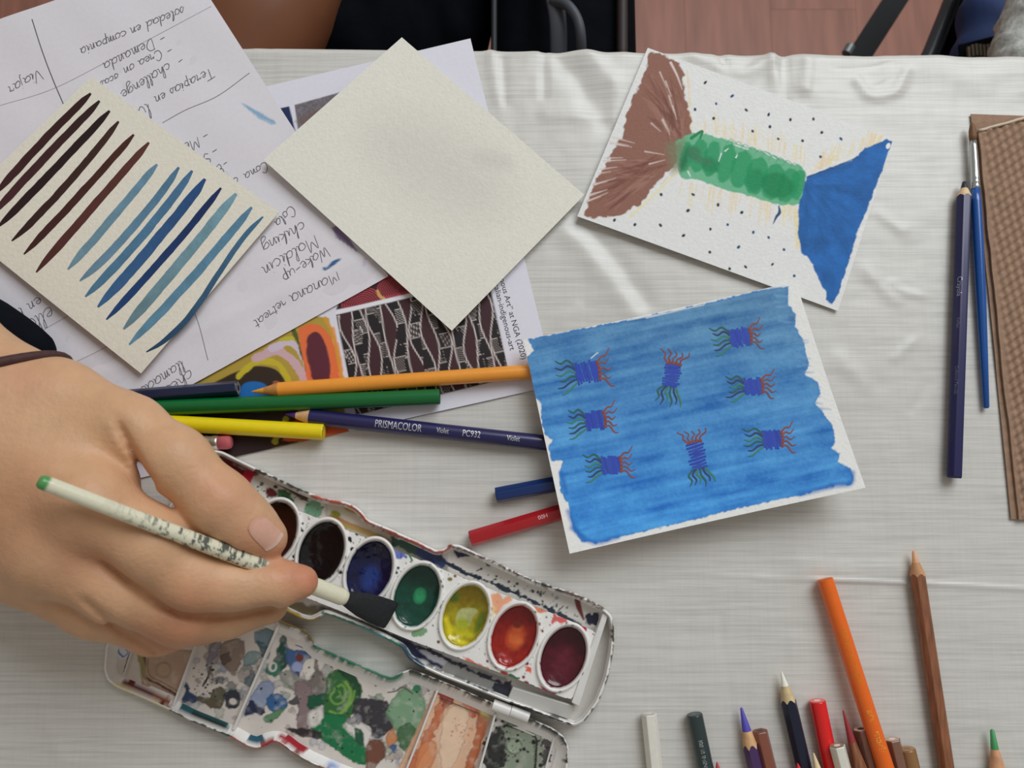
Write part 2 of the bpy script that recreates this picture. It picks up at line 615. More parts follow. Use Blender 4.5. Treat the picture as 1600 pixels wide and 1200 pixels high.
RIDGES = [  # polyline in photo pixels, width, height in mm
    ([(1270, 905), (1450, 912), (1640, 922)], 2.6, .5), ([(1180, 903), (1300, 906), (1640, 922)], 4, .3), ([(1120, 901), (1300, 906), (1450, 911)], 5, .2), ([(1250, 885), (1330, 893), (1420, 890)], 18, .8),
    ([(1125, 960), (1133, 1040), (1146, 1140)], 3, -.4), ([(655, 700), (652, 760), (655, 830)], 3, .3),
    ([(872, 80), (900, 120), (945, 190)], 18, -1.3), ([(920, 84), (960, 130), (1000, 200)], 16, 1.0), ([(764, 70), (772, 150), (800, 260)], 8, 1.2),
    ([(786, 90), (790, 160)], 5, -.6), ([(850, 75), (850, 150)], 6, -.7), ([(1080, 90), (1150, 118), (1205, 92)], 12, 1.3), ([(1125, 78), (1140, 120)], 8, -1.0),
    ([(1208, 78), (1212, 170)], 9, 1.2), ([(1226, 80), (1228, 190)], 10, -.7), ([(1262, 100), (1258, 140)], 11, 1.2),
    ([(1340, 125), (1362, 150), (1398, 144), (1414, 112)], 9, 1.0), ([(1308, 108), (1360, 103), (1395, 97)], 2.5, -.35), ([(1368, 135), (1400, 120), (1416, 97)], 2.5, -.35),
    ([(1440, 100), (1520, 118), (1590, 108)], 22, .8), ([(850, 330), (920, 400), (990, 490)], 16, .9), ([(880, 320), (960, 400), (1010, 470)], 14, -.8),
    ([(1370, 330), (1410, 360)], 8, .6), ([(1395, 440), (1410, 455), (1440, 462)], 6, .5), ([(1350, 420), (1400, 470)], 10, .6), ([(1400, 560), (1425, 535)], 7, .5),
    ([(1425, 640), (1450, 600)], 8, -.4), ([(855, 180), (980, 185)], 12, .6), ([(1310, 560), (1350, 600)], 14, .6), ([(900, 480), (860, 520)], 10, .5),
    ([(20, 960), (60, 1080), (90, 1180)], 10, .4), ([(1380, 930), (1345, 990)], 10, .5), ([(1240, 1000), (1245, 1150)], 14, .4)]
FLATS = [[(-60, 340), (145, 122), (380, 65), (740, 55), (860, 520), (870, 610), (350, 740), (-60, 800)], [(1008, 72), (1398, 216), (1310, 490), (900, 342)],
         [(628, 60), (912, 305), (706, 517), (413, 250)], [(160, 690), (330, 690), (960, 950), (900, 1140), (890, 1260), (500, 1260), (150, 1060)], [(1510, 170), (1700, 170), (1700, 830), (1575, 815)]]


def cloth_h(X, Y):
    H = np.zeros(X.shape)
    for pts, w, a in RIDGES:
        p = crom(pts, 6) if len(pts) > 2 else np.array(pts, float)
        d = np.full(X.shape, 1e9)
        for i in range(len(p) - 1):
            e = p[i + 1] - p[i]; L = e @ e
            t = np.clip(((X - p[i, 0]) * e[0] + (Y - p[i, 1]) * e[1]) / L, 0, 1)
            d = np.minimum(d, (X - p[i, 0] - e[0] * t) ** 2 + (Y - p[i, 1] - e[1] * t) ** 2)
        H += a * np.exp(-d / (w * w))
    near = np.exp(-np.clip(Y - 80, 0, None) / 110.0)
    H += (.5 + 3.2 * near) * fbm(X / 70, Y / 130, 11) + .35 * fbm(X / 25, Y / 30, 21)
    H -= .35
    for q in FLATS:
        d = sd_poly(X, Y, q)
        k = np.clip(d / 25, 0, 1)
        H = np.where(H > -.3, -.3 * (1 - k) + H * k, H)
    return H * .001


NX, NY, NH = 440, 560, 30
xs = np.linspace(XL, XR, NX + 1)
ta = np.concatenate([-(np.linspace(1, 0, NY + 1)), np.linspace(0, 1, NH + 1)[1:]])
Xg, T = np.meshgrid(xs, ta, indexing='ij')
yc = ycut(Xg)
Rr = .0045
Yg = np.where(T <= 0, yc - Rr + (yc - Rr - YB) * T, 0)
Zg = np.zeros_like(Xg)
arc = Rr * math.pi / 2
dd = np.clip(T, 0, 1) ** 1.4 * .045
ang = np.clip(dd / Rr, 0, math.pi / 2)
fold = .006 * np.sin(Xg * 70 + 2 * np.sin(Xg * 23)) * np.clip((dd - .01) / .1, 0, 1)
Yg = np.where(T > 0, yc - Rr + Rr * np.sin(ang) + fold, Yg)
Zg = np.where(T > 0, -(Rr - Rr * np.cos(ang)) - np.clip(dd - arc, 0, None), 0)
PX, PY = proj(np.stack([Xg, Yg, np.zeros_like(Xg)], -1))
Hh = cloth_h(PX.ravel(), np.clip(PY, 60, None).ravel()).reshape(PX.shape)
Zg = Zg + np.where(T <= 0, Hh, Hh * np.clip(1 - dd / .006, 0, 1))
Yg = Yg + np.where(T > -.02, .9 * Hh * np.clip((T + .02) / .02, 0, 1), 0)
V = np.stack([Xg, Yg, Zg], -1).reshape(-1, 3)
cl = mesh_obj('tablecloth', V, grid_faces(NX, NY + NH), M_cloth)
tag(cl, 'white vinyl tablecloth with a fine linen print, creased near its far edge', 'tablecloth')

# ================================================================== beyond the table
M_black = mat('black_fabric', (9, 12, 18), .9, noise=.3, nscale=60, bump=.3, bscale=300, spec=.08)
M_blackp = mat('black_metal', (18, 18, 21), .65, spec=.25)
M_skin2 = mat('brown_skin', (142, 88, 58), .5, .75, noise=.12, nscale=25)
H2 = .006
pA, pB = at(600, -330, -.10), at(330, 190, -.11)
lo = np.array([-.40, .14, -.75]); hi = np.array([.12, .56, .02])
G = sdf_grid(lo, hi, H2)
d = round_cone(G, at(640, -420, -.09), at(415, 20, -.10), .052, .036)
d = smin(d, round_cone(G, at(415, 20, -.10), at(300, 250, -.115), .036, .045), .03)
per = None
V, F = surface_nets(d, lo, H2)
per = empty('person', at(620, -60, FLOOR_Z), 'person in black clothing with one bare limb, sitting beyond the far table edge', 'person')
body = mesh_obj('body', V, F, M_skin2, per)
d = round_cone(G, at(690, -420, -.12), at(560, 60, -.17), .055, .06)
d = smin(d, round_cone(G, at(590, -330, -.19), at(470, 230, -.20), .08, .06), .03)
d = smin(d, round_cone(G, at(560, 60, -.17), at(540, 140, -.62), .06, .05), .03)
d = smin(d, round_cone(G, at(680, -200, -.18), at(690, 60, -.21), .035, .04), .02)
d = d + .004 * np.sin(G[..., 0] * 120 + 30 * G[..., 1]) * np.sin(G[..., 1] * 60 + 3)
V, F = surface_nets(d, lo, H2)
mesh_obj('black_clothing', V, F, M_black, per)

# black bag beside that person
bag = empty('bag', at(890, -60, FLOOR_Z + .12), 'black bag with curved grey-edged strap beyond the far table edge', 'bag')
c0, c1 = at(766, -160, -.13), at(1006, 150, -.13)
bx0, bx1, by0, by1 = c0[0], c1[0], ycut(.1) + .012, c0[1]


def rbox(x0, x1, y0, y1, z0, z1, r, n=6):
    V = []; F = []
    prof = [(0, z0)] + [(0, z1 - r)] + [(r - r * math.cos(t), z1 - r + r * math.sin(t)) for t in np.linspace(.2, math.pi / 2, n)]
    def ring(ins):
        P = []
        rr = max(r - ins, .0005)
        for cx, cy, a in ((x1 - r, y1 - r, 0), (x0 + r, y1 - r, 90), (x0 + r, y0 + r, 180), (x1 - r, y0 + r, 270)):
            for k in range(n):
                t = math.radians(a + 90 * k / (n - 1)); P.append((cx + rr * math.cos(t), cy + rr * math.sin(t)))
        return P
    m_ = 4 * n
    for ins, z in prof:
        V += [(x, y, z) for x, y in ring(ins)]
    for i in range(len(prof) - 1):
        for k in range(m_):
            F.append([i * m_ + k, i * m_ + (k + 1) % m_, (i + 1) * m_ + (k + 1) % m_, (i + 1) * m_ + k])
    F.append(list(range(m_))[::-1]); F.append([(len(prof) - 1) * m_ + k for k in range(m_)])
    return np.array(V), F


v, f = rbox(bx0, bx1, by0, by1, FLOOR_Z + .30, -.13, .03)
mesh_obj('bag_body', v, f, M_black, bag)
M_strap = mat('dark_grey_strap', (70, 74, 82), .55)
v, f = tube([at(772, y, -.128) for y in np.linspace(-60, 110, 8)], .0022, 8)
mesh_obj('seam', v, f, mat('charcoal_piping', (34, 37, 43), .6), bag)
sp = crom([at(850, -70, -.115), at(866, 0, -.105), at(872, 40, -.105), at(873, 110, -.118)], 8)
v, f = tube(sp, .006, 10, flat=.5)
mesh_obj('strap', v, f, M_strap, bag)
sp = crom([at(864, 2, -.103), at(886, 8, -.095), at(902, 30, -.095), at(908, 62, -.10), at(908, 110, -.118)], 8)
v, f = tube(sp, .0035, 10)
mesh_obj('strap', v, f, M_strap, bag)
v, f = tube([at(972, y, -.126) for y in np.linspace(-60, 110, 6)], .004, 8)
mesh_obj('seam', v, f, mat('dark_brown_piping', (45, 34, 33), .6), bag)

# folding chair, navy garment and grey knit in the far right corner
ch = empty('folding_chair', at(1470, -80, FLOOR_Z), 'black metal folding chair beyond the table, right of the bare floor', 'chair')
a, b_ = at(1330, 82, -.42), at(1470, -110, -.42)
dv = (b_ - a) / np.linalg.norm(b_ - a); nv_ = np.array([-dv[1], dv[0], 0]) * .0125


def bar(p, q, nvec, th):
    V = []
    for z in (0, -th):
        for P, s in ((p, -1), (p, 1), (q, 1), (q, -1)):
            V.append(P + s * nvec + np.array([0, 0, z]))
    return V, [[0, 3, 2, 1], [4, 5, 6, 7], [0, 1, 5, 4], [1, 2, 6, 5], [2, 3, 7, 6], [3, 0, 4, 7]]


a2 = at(1290, 170, -.42)
v, f = bar(a2, b_, nv_, .008)
mesh_obj('cross_brace', v, f, M_blackp, ch, smooth=False)
v, f = tube([at(1322, 84, -.40), at(1329, 72, -.40)], .005, 12)
mesh_obj('bolt', v, f, mat('steel_bolt', (120, 128, 128), .45, metal=.6), ch, flat_angle=40)
v, f = tube([at(1405, 190, -.30), at(1456, 80, -.30), at(1482, 15, -.30), at(1540, -140, -.30)], .008, 12)
mesh_obj('frame_tube', v, f, mat('grey_black_tube', (62, 66, 74), .35), ch)
Q = [at(1446, 150, -.305), at(1506, -10, -.305), at(1560, -140, -.305), at(1700, -140, -.305), at(1620, 150, -.305)]
V = [p for p in Q] + [p - np.array([0, 0, .02]) for p in Q]
n = len(Q)
mesh_obj('seat_panel', V, [list(range(n))[::-1], [n + i for i in range(n)]] + [[i, (i + 1) % n, n + (i + 1) % n, n + i] for i in range(n)], M_black, ch, smooth=False)
for x, y in ((1420, 150), (1640, 150), (1760, -150), (1900, -150)):
    p = at(x, y, -.32)
    v, f = tube([(p[0], p[1], FLOOR_Z), p], .009, 10)
    mesh_obj('leg', v, f, M_blackp, ch)

lo = np.array([.26, .13, -.36]); hi = np.array([.62, .44, -.02])
G = sdf_grid(lo, hi, .004)
d = round_cone(G, at(1525, 150, -.24), at(1580, -160, -.24), .024, .026)
d = smin(d, round_cone(G, at(1575, 150, -.24), at(1640, -160, -.23), .024, .026), .006)
d = smin(d, round_cone(G, at(1545, 170, -.262), at(1610, -160, -.262), .03, .03), .01)
d = d + .0022 * np.sin(G[..., 0] * 90 + G[..., 1] * 140)
V, F = surface_nets(d, lo, .004)
tag(mesh_obj('garment', V, F, mat('navy_cloth', (34, 62, 118), .75, .7, noise=.15, nscale=80, bump=.2, bscale=500)),
    'navy blue cloth garment lying on the black folding chair', 'garment')
d = round_cone(G, at(1668, 120, -.13), at(1710, -60, -.13), .040, .046)
d = smin(d, round_cone(G, at(1588, 74, -.135), at(1628, -4, -.14), .014, .014), .02)
d = smin(d, round_cone(G, at(1650, 140, -.13), at(1598, 96, -.15), .03, .022), .02)
d = d + .0018 * np.sin(G[..., 0] * 380) * np.sin(G[..., 1] * 420 + G[..., 0] * 120) + .002 * np.sin(G[..., 1] * 90 + G[..., 0] * 60)
V, F = surface_nets(d, lo, .004)
kn = mesh_obj('knitted_sweater', V, F, mat('grey_wool', (206, 209, 204), .95, 1.0, noise=.3, nscale=220, bump=.9, bscale=260))
tag(kn, 'light grey chunky knitted sweater in the far right corner', 'sweater')
zp = empty('zipper', at(1530, 74, -.205), 'dark metal zipper lying on the navy cloth at the table edge', 'zipper')
M_zip = mat('dull_brass', (120, 112, 98), .4, metal=.6)
for i in range(9):
    c = at(1512 + i * 6, 84 - i * 1.2 - 2.2 * math.sin(i), -.205 + .0)
    v, f = box_mesh(.0022, .010, .003, .0006)
    mesh_obj('zipper_tooth', np.array(v) + c, f, M_zip, zp, smooth=False)
v, f = bar(at(1500, 84, -.2075), at(1572, 66, -.2075), np.array([0, .008, 0]), .002)
mesh_obj('zipper_tape', v, f, M_black, zp, smooth=False)

# ================================================================== papers
WHITE = lin((232, 230, 226))
M_paper = mat_vc('office_paper', .62, bump=.12, bscale=250, noise=.02)
M_card = mat_vc('watercolour_paper', .75, bump=.35, bscale=650, noise=.035, nscale=420, dist=.0006)
M_ink = mat_vc('flat_ink', .55, noise=.1, nscale=900)
M_wash = mat_vc('dried_watercolour', .5, bump=.3, bscale=650, noise=.14, nscale=160, dist=.0005)

# ---- printed sheet -------------------------------------------------
print_sheet = Sheet([(735, 60, .0008), (868, 602, .0007), (88, 776, .0007), (45, 222, .0008)])


def paint_print(p):
    p.gain = 1.12
    quad = np.array([(525, 492), (763, 436), (797, 590), (556, 649)], float)
    # left art panel
    art = [(385, 480), (514, 497), (547, 690), (430, 700), (250, 745), (230, 640), (300, 560)]
    p.poly(art, (176, 150, 60), soft=1.5)
    sub = np.nonzero(sd_poly(p.X, p.Y, art) < 0)[0]
    p.poly([(300, 640), (480, 640), (548, 680), (470, 690), (300, 735), (240, 740)], (42, 24, 26), soft=3, wob=3)
    p.poly([(350, 590), (372, 580), (400, 572), (430, 577), (446, 597), (455, 630), (340, 640), (330, 605)], (48, 36, 22), soft=2, smooth=4)
    p.poly([(378, 640), (376, 606), (394, 596), (418, 604), (424, 640)], (24, 104, 176), soft=2, smooth=4)
    p.line([(372, 588), (400, 566), (432, 568), (450, 592), (470, 640)], 9, (196, 178, 44), wob=2)
    p.line([(400, 560), (436, 548), (470, 580), (480, 622)], 13, (205, 170, 176), wob=3)
    p.line([(425, 545), (455, 535), (478, 568), (488, 620)], 11, (206, 190, 206), wob=3)
    p.line([(440, 530), (466, 532), (486, 570), (492, 620)], 6, (190, 182, 52), wob=2)
    p.line([(432, 600), (445, 615), (440, 632)], 12, (150, 88, 62), wob=2)
    p.line([(458, 516), (468, 540), (480, 580)], 6, (84, 90, 40), wob=2)
    p.poly([(466, 520), (480, 507), (503, 510), (520, 535), (532, 575), (534, 612), (500, 624), (482, 600), (474, 565)], (226, 112, 62), soft=2, smooth=5, wob=2)
    p.poly([(480, 528), (492, 518), (505, 528), (514, 560), (514, 600), (500, 614), (490, 595), (480, 560)], (92, 36, 50), soft=2, smooth=5, wob=2)
    p.line([(520, 515), (530, 560), (538, 620)], 7, (236, 158, 120), wob=2)
    p.line([(508, 497), (522, 530), (536, 600)], 5, (214, 150, 48), wob=1)
    p.line([(430, 690), (440, 668), (446, 655)], 9, (168, 160, 40), wob=2)
    p.poly([(447, 660), (475, 655), (545, 668), (548, 688), (440, 690)], (206, 88, 44), soft=2, wob=3)
    # circles art
    p.poly([(525, 484), (530, 470), (600, 432), (700, 410), (760, 430), (640, 462)], (58, 26, 28))
    for cx, cy, R in ((621, 453, 28), (567, 477, 30), (680, 440, 30)):
        for k in range(9):
            r = 2 + k * R / 9
            t = np.linspace(0, 2 * math.pi, 20)
            pts = np.stack([cx + r * 1.15 * np.cos(t), cy + r * np.sin(t)], 1)
            pts = pts[(pts[:, 1] < 489 - .23 * (pts[:, 0] - 525))]
            if len(pts) > 2: p.line(pts, 1.5, (186, 66, 78), smooth=0, soft=1)
    p.line([(590, 455), (593, 462), (600, 467)], 5, (206, 160, 96))
    p.poly([(522, 490), (530, 484), (770, 428), (764, 436), (526, 492)], (228, 226, 232))
    # serpentine art panel
    d = sd_poly(p.X, p.Y, quad)
    m = np.nonzero(d < 1.5)[0]
    x, y = p.X[m], p.Y[m]
    e1 = (quad[1] - quad[0]); e2 = (quad[3] - quad[0])
    det = e1[0] * e2[1] - e1[1] * e2[0]
    rx, ry = x - quad[0, 0], y - quad[0, 1]
    s = (rx * e2[1] - ry * e2[0]) / det; t = (e1[0] * ry - e1[1] * rx) / det
    W, Hh = 244.0, 158.0
    X, Y = s * W, t * Hh
    c = np.tile(lin((30, 22, 25), 1.1), (len(m), 1))
    N = 8.0
    ph = X / W * N
    col = np.floor(ph + .12 * np.sin(Y / 15 + np.floor(ph) * 2.1) + .06 * np.sin(Y / 7))
    base_w = .20 + .15 * np.sin(Y / 19.0 + col * 2.4 + 1)
    u = ph + .10 * np.sin(Y / 17 + col * 1.3) - np.floor(ph) - .5
    inside = np.abs(u) < base_w
    c[inside] = lin((62, 32, 38), 1.1)
    row = np.floor(Y / 27.0 + .5 * (col % 2) + .25 * np.sin(col * 3))
    fy = Y / 27.0 + .5 * (col % 2) + .25 * np.sin(col * 3) - row
    side = np.where(u > 0, 1, 0)
    hat = (~inside) & (((row + np.floor(ph + .5)) % 2) == 0) & (fy > .10) & (fy < .92)
    ang = (row * 1.7 + col * .9)
    hl = np.abs(((X * np.cos(ang) + Y * np.sin(ang)) / 3.1) % 1 - .5)
    lighter = np.clip((hl - .30) / .18, 0, 1) * (.55 + .45 * ((row * 3 + col) % 3 == 0))
    hc = lin((58, 46, 46), 1.1) * (1 - lighter[:, None]) + lin((196, 190, 186), 1.1) * lighter[:, None]
    c[hat] = hc[hat]
    ln = np.clip(1.2 - np.abs(np.abs(u) - base_w) * W / N / 1.3, 0, 1) * (d[m] < -1)
    ed = (~inside) * np.clip(1 - np.minimum(np.abs(fy - .1), np.abs(fy - .92)) * 27 / 1.1, 0, 1) * (((row + np.floor(ph + .5)) % 2) == 0) * .8
    ln = np.maximum(ln, ed)
    c = c * (1 - ln[:, None]) + lin((214, 206, 202), 1.1) * ln[:, None]
    a = np.clip(.5 - d[m] / 1.5, 0, 1)[:, None]
    p.C[m] = p.C[m] * (1 - a) + c * a
    # upper print fragments
    p.poly([(460, 164), (560, 136), (600, 330), (480, 300)], (112, 106, 112), soft=1.5)
    sub = np.nonzero(sd_poly(p.X, p.Y, [(460, 164), (560, 136), (600, 330), (480, 300)]) < 0)[0]
    p.C[sub] *= (1 + .9 * fbm(p.X[sub] / 3, p.Y[sub] / 3, 4))[:, None]
    p.poly([(462, 190), (490, 172), (520, 168), (500, 210)], (112, 92, 84), soft=8, alpha=.8)
    p.poly([(380, 182), (452, 166), (470, 240), (400, 260)], (24, 42, 84), soft=1.5)
    p.poly([(500, 352), (525, 350), (560, 392), (540, 400)], (92, 66, 128), soft=2, wob=2)


po = print_sheet.build('printed_sheet', M_paper, 480, 420, .00018, paint_print, lin((224, 222, 232), 1.08))
tag(po, 'white sheet printed with colour pictures and text, under the blank card', 'paper')


def sheet_text(sheet, s, p0, p1, name, parent, c, up=1.0, off=.00006):
    V, F = text_mesh(s)
    w = V[:, 0].max() - V[:, 0].min()
    p0 = np.array(p0, float); p1 = np.array(p1, float)
    L = np.linalg.norm(p1 - p0); r = (p1 - p0) / L
    u = np.array([r[1], -r[0]])
    k = L / w
    Q = p0 + ((V[:, 0] - V[:, 0].min()) * k)[:, None] * r + (V[:, 1] * k * up)[:, None] * u
    P = sheet.on(Q[:, 0], Q[:, 1], off)
    mb = MB(); mb.add(P, F, c)
    return mb.build(name, M_ink, parent, smooth=False)


INK = lin((42, 42, 50))
sheet_text(print_sheet, 'Indigenous Art” at NGA (2020)', (773, 408), (815, 562), 'printed_text', po, INK)
sheet_text(print_sheet, 'australian-indigenous-art', (766, 424), (797, 548), 'printed_text', po, INK)

# ---- handwritten sheet ----------------------------------------------
hw = Sheet([(288, -65, .0012), (607, 432, .0013), (-230, 895, .0013), (-520, 217, .0012)],
           lambda u, v: .0002 + .006 * np.clip(.36 - u, 0, 1) ** 1.3 + .0004 * np.sin(u * 9 + v * 5) ** 2 + .0003 * np.sin(v * 23 + u * 5) ** 2
           + .0005 * np.exp(-((u - .93 + .1 * v) / .02) ** 2))


def paint_hw(p):
    p.gain = 1.15
    p.poly([(376, 160), (384, 163), (405, 175), (428, 188), (431, 194), (424, 195), (404, 185), (388, 172)], (150, 178, 202), soft=2, wob=1, tex=.3)
    p.line([(384, 166), (410, 182), (428, 191)], 2.5, (120, 158, 190), alpha=.8)
    p.line([(511, 420), (521, 411), (531, 405)], [3, 7, 3], (46, 94, 140), soft=1.5)
    p.ell(507, 420, 3, 3, 0, (46, 94, 140))
    p.poly([(519, 356), (527, 352), (540, 366), (562, 396), (545, 384), (526, 371)], (104, 84, 132), soft=2, wob=1, alpha=.85)
    p.line([(570, 405), (568, 425), (566, 445)], [5, 4, 1], (196, 190, 212), alpha=.8)



ho = hw.build('handwritten_sheet', M_paper, 380, 300, .00018, paint_hw, lin((222, 218, 224), 1.1))
HWL = [([(50, 30), (66, 80), (83, 125), (101, 167)], 1.5, (84, 82, 86)), ([(390, 114), (340, 150), (290, 172), (254, 192)], 1.1, (128, 124, 126)), ([(295, 470), (310, 505), (325, 563)], 1.1, (128, 124, 126)),
       ([(0, 165), (80, 140), (170, 95), (330, 10)], .9, (168, 164, 166)), ([(0, 560), (60, 520), (170, 460), (260, 420)], .9, (160, 156, 158)), ([(120, 565), (170, 540), (300, 470)], .9, (160, 156, 158))]
for q_, w_, c_ in HWL:
    mb = MB(); ribbon(mb, hw, q_, w_, lin(c_, 1.1), smooth=10, off=.00007)
    mb.build('pencil_line', M_ink, ho, smooth=False)
tag(ho, 'large white sheet covered in upside-down pencil handwriting, under the striped card', 'paper')

GL = {  # single-stroke handwriting, x advance last; units of the x height
    'a': ([[(.75, .85), (.45, 1), (.12, .7), (.12, .2), (.4, 0), (.72, .4), (.75, .9), (.75, .2), (.95, 0)]], .95),
    'b': ([[(.1, .3), (.35, 1.7), (.3, 2), (.15, 1.6), (.15, .2), (.4, 0), (.7, .4), (.5, .85), (.3, .6)]], .8),
    'c': ([[(.7, .85), (.4, 1), (.1, .6), (.15, .15), (.5, 0), (.8, .25)]], .8),
    'd': ([[(.7, .85), (.4, 1), (.1, .6), (.15, .1), (.5, .1), (.75, .7), (.8, 2), (.75, .3), (.95, 0)]], .95),
    'e': ([[(.05, .4), (.6, .65), (.5, 1), (.2, .85), (.12, .3), (.4, 0), (.8, .25)]], .8),
    'f': ([[(.6, 1.8), (.35, 1.9), (.3, 1), (.25, -.6)], [(.05, 1), (.6, 1.05)]], .6),
    'g': ([[(.7, .9), (.35, 1), (.1, .6), (.3, .1), (.68, .6), (.72, .9), (.65, -.6), (.3, -.9), (.15, -.5), (.8, .1)]], .85),
    'h': ([[(.1, .2), (.4, 1.7), (.25, 1.9), (.15, 0), (.35, .8), (.6, .95), (.68, .2), (.9, 0)]], .9),
    'i': ([[(.05, .2), (.25, 1), (.22, .2), (.45, 0)], [(.28, 1.45), (.3, 1.5)]], .45),
    'j': ([[(.3, 1), (.28, -.6), (.05, -.8)], [(.3, 1.45), (.33, 1.5)]], .4),
    'k': ([[(.1, .2), (.35, 1.8), (.15, 1.2), (.12, 0)], [(.65, 1), (.2, .5), (.7, 0)]], .75),
    'l': ([[(.05, .2), (.35, 1.6), (.25, 1.95), (.15, 1.2), (.2, .15), (.42, 0)]], .42),
    'm': ([[(.05, .8), (.18, .95), (.15, 0), (.3, .85), (.48, .9), (.48, 0), (.65, .85), (.85, .9), (.85, .15), (1.05, 0)]], 1.05),
    'n': ([[(.05, .8), (.18, .95), (.15, 0), (.35, .85), (.6, .9), (.62, .15), (.82, 0)]], .82),
    'o': ([[(.5, .98), (.15, .8), (.12, .2), (.45, 0), (.72, .4), (.55, .95), (.85, .85)]], .85),
    'p': ([[(.1, .9), (.2, 1), (.15, -.9), (.2, .7), (.5, 1), (.7, .6), (.45, .05), (.2, .2)]], .8),
    'q': ([[(.7, .9), (.35, 1), (.1, .6), (.3, .1), (.68, .6), (.7, -.9)]], .8),
    'r': ([[(.05, .7), (.2, 1.05), (.3, .85), (.55, .95), (.5, .2), (.7, 0)]], .7),
    's': ([[(.05, .1), (.4, 1), (.55, .5), (.4, 0), (.1, .1)]], .65),
    't': ([[(.3, 1.6), (.25, .2), (.5, 0)], [(.02, 1.05), (.55, 1.1)]], .55),
    'u': ([[(.08, 1), (.1, .2), (.35, 0), (.62, .5), (.66, 1), (.66, .2), (.85, 0)]], .85),
    'v': ([[(.05, .95), (.3, 0), (.6, 1)]], .65), 'w': ([[(.05, .95), (.2, .05), (.45, .8), (.6, .05), (.85, 1)]], .9),
    'y': ([[(.08, 1), (.15, .35), (.4, .2), (.65, 1), (.6, -.6), (.3, -.9), (.15, -.5)]], .8),
    'z': ([[(.1, .95), (.6, .95), (.1, 0), (.65, 0)]], .75), '-': ([[(.1, .55), (.75, .6)]], .9), ' ': ([], .6), "'": ([[(.2, 1.9), (.15, 1.5)]], .3),
    'V': ([[(.0, 2), (.4, 0), (.95, 1.9)]], .9), 'T': ([[(.0, 1.9), (1.1, 2)], [(.55, 1.95), (.5, 0)]], .9), 'W': ([[(0, 2), (.25, 0), (.6, 1.4), (.85, 0), (1.25, 2)]], 1.2),
    'M': ([[(.05, 0), (.2, 1.9), (.55, .6), (.95, 1.9), (1.05, 0)]], 1.2), 'C': ([[(1, 1.6), (.6, 2), (.1, 1.2), (.2, .2), (.7, 0), (1, .3)]], 1.0),
    'D': ([[(.15, 1.9), (.15, 0), (.7, .2), (.95, 1.1), (.6, 1.85), (.05, 1.9)]], 1.05), 'J': ([[(.7, 2), (.65, .1), (.3, -.1), (.1, .4)]], .8),
    'S': ([[(.85, 1.7), (.4, 2), (.2, 1.4), (.75, .7), (.5, 0), (.05, .3)]], .9), 'E': ([[(.8, 1.8), (.2, 1.9), (.15, 1.05), (.6, 1), (.15, .9), (.1, 0), (.8, .1)]], .9)}


def handwrite(s, p0, p1, name='handwriting', xh=None, w=1.35, shade=(104, 100, 104)):
    rng = random.Random(s)
    p0 = np.array(p0, float); p1 = np.array(p1, float)
    tot = sum(GL[ch][1] for ch in s)
    L = np.linalg.norm(p1 - p0); r = (p1 - p0) / L
    u = np.array([r[1], -r[0]]) + r * .15
    kx = L / tot; ky = xh or kx * .68
    mb = MB(); x = 0
    for chh in s:
        st, adv = GL[chh]
        for q in st:
            q = np.array(q, float) + np.array([[rng.uniform(-.06, .06), rng.uniform(-.07, .07)] for _ in q])
            P = p0 + ((q[:, 0] + x) * kx)[:, None] * r + (q[:, 1] * ky)[:, None] * u
            ribbon(mb, hw, P, [w * .7, w, w * .75], lin(shade, 1.1), smooth=4, off=.00008)
        x += adv
    return mb.build(name, M_ink, ho, smooth=False)


for a in [('soledad en compania', (287, 10), (124, 76)), ('-', (257, 53), (247, 58)), ('Demanda', (238, 60), (160, 99)), ('-', (268, 72), (258, 77)), ('Crea on', (250, 77), (192, 107)),
          ('ocasi', (184, 114), (152, 130)), ('-', (284, 88), (275, 94)), ('challenge', (264, 97), (188, 144)), ('Terapias en', (331, 105), (240, 152)), ('lu', (231, 160), (212, 172)),
          ('Viajar', (62, 108), (12, 136)), ('-', (324, 205), (314, 210)), ('Me', (308, 214), (286, 226)), ('-', (338, 228), (328, 234)), ('So', (324, 238), (308, 250)), ('-', (354, 249), (346, 254)),
          ('Es', (344, 256), (332, 266)), ('Cona', (416, 252), (380, 272)), ('o', (370, 276), (362, 281)), ('Cola', (455, 320), (428, 347)), ('chiking', (474, 345), (408, 382)),
          ('Maldicin', (492, 367), (408, 418)), ('Wake-up', (509, 385), (440, 430)), ('Manana', (527, 424), (452, 462)), ('retreat', (444, 466), (396, 502)), ('llamadas', (284, 562), (208, 614)),
          ('check', (297, 577), (246, 614)), ('Jun', (58, 204), (36, 230)), ('en la', (62, 462), (16, 490)), ('ella', (80, 478), (38, 504))]:
    handwrite(*a)

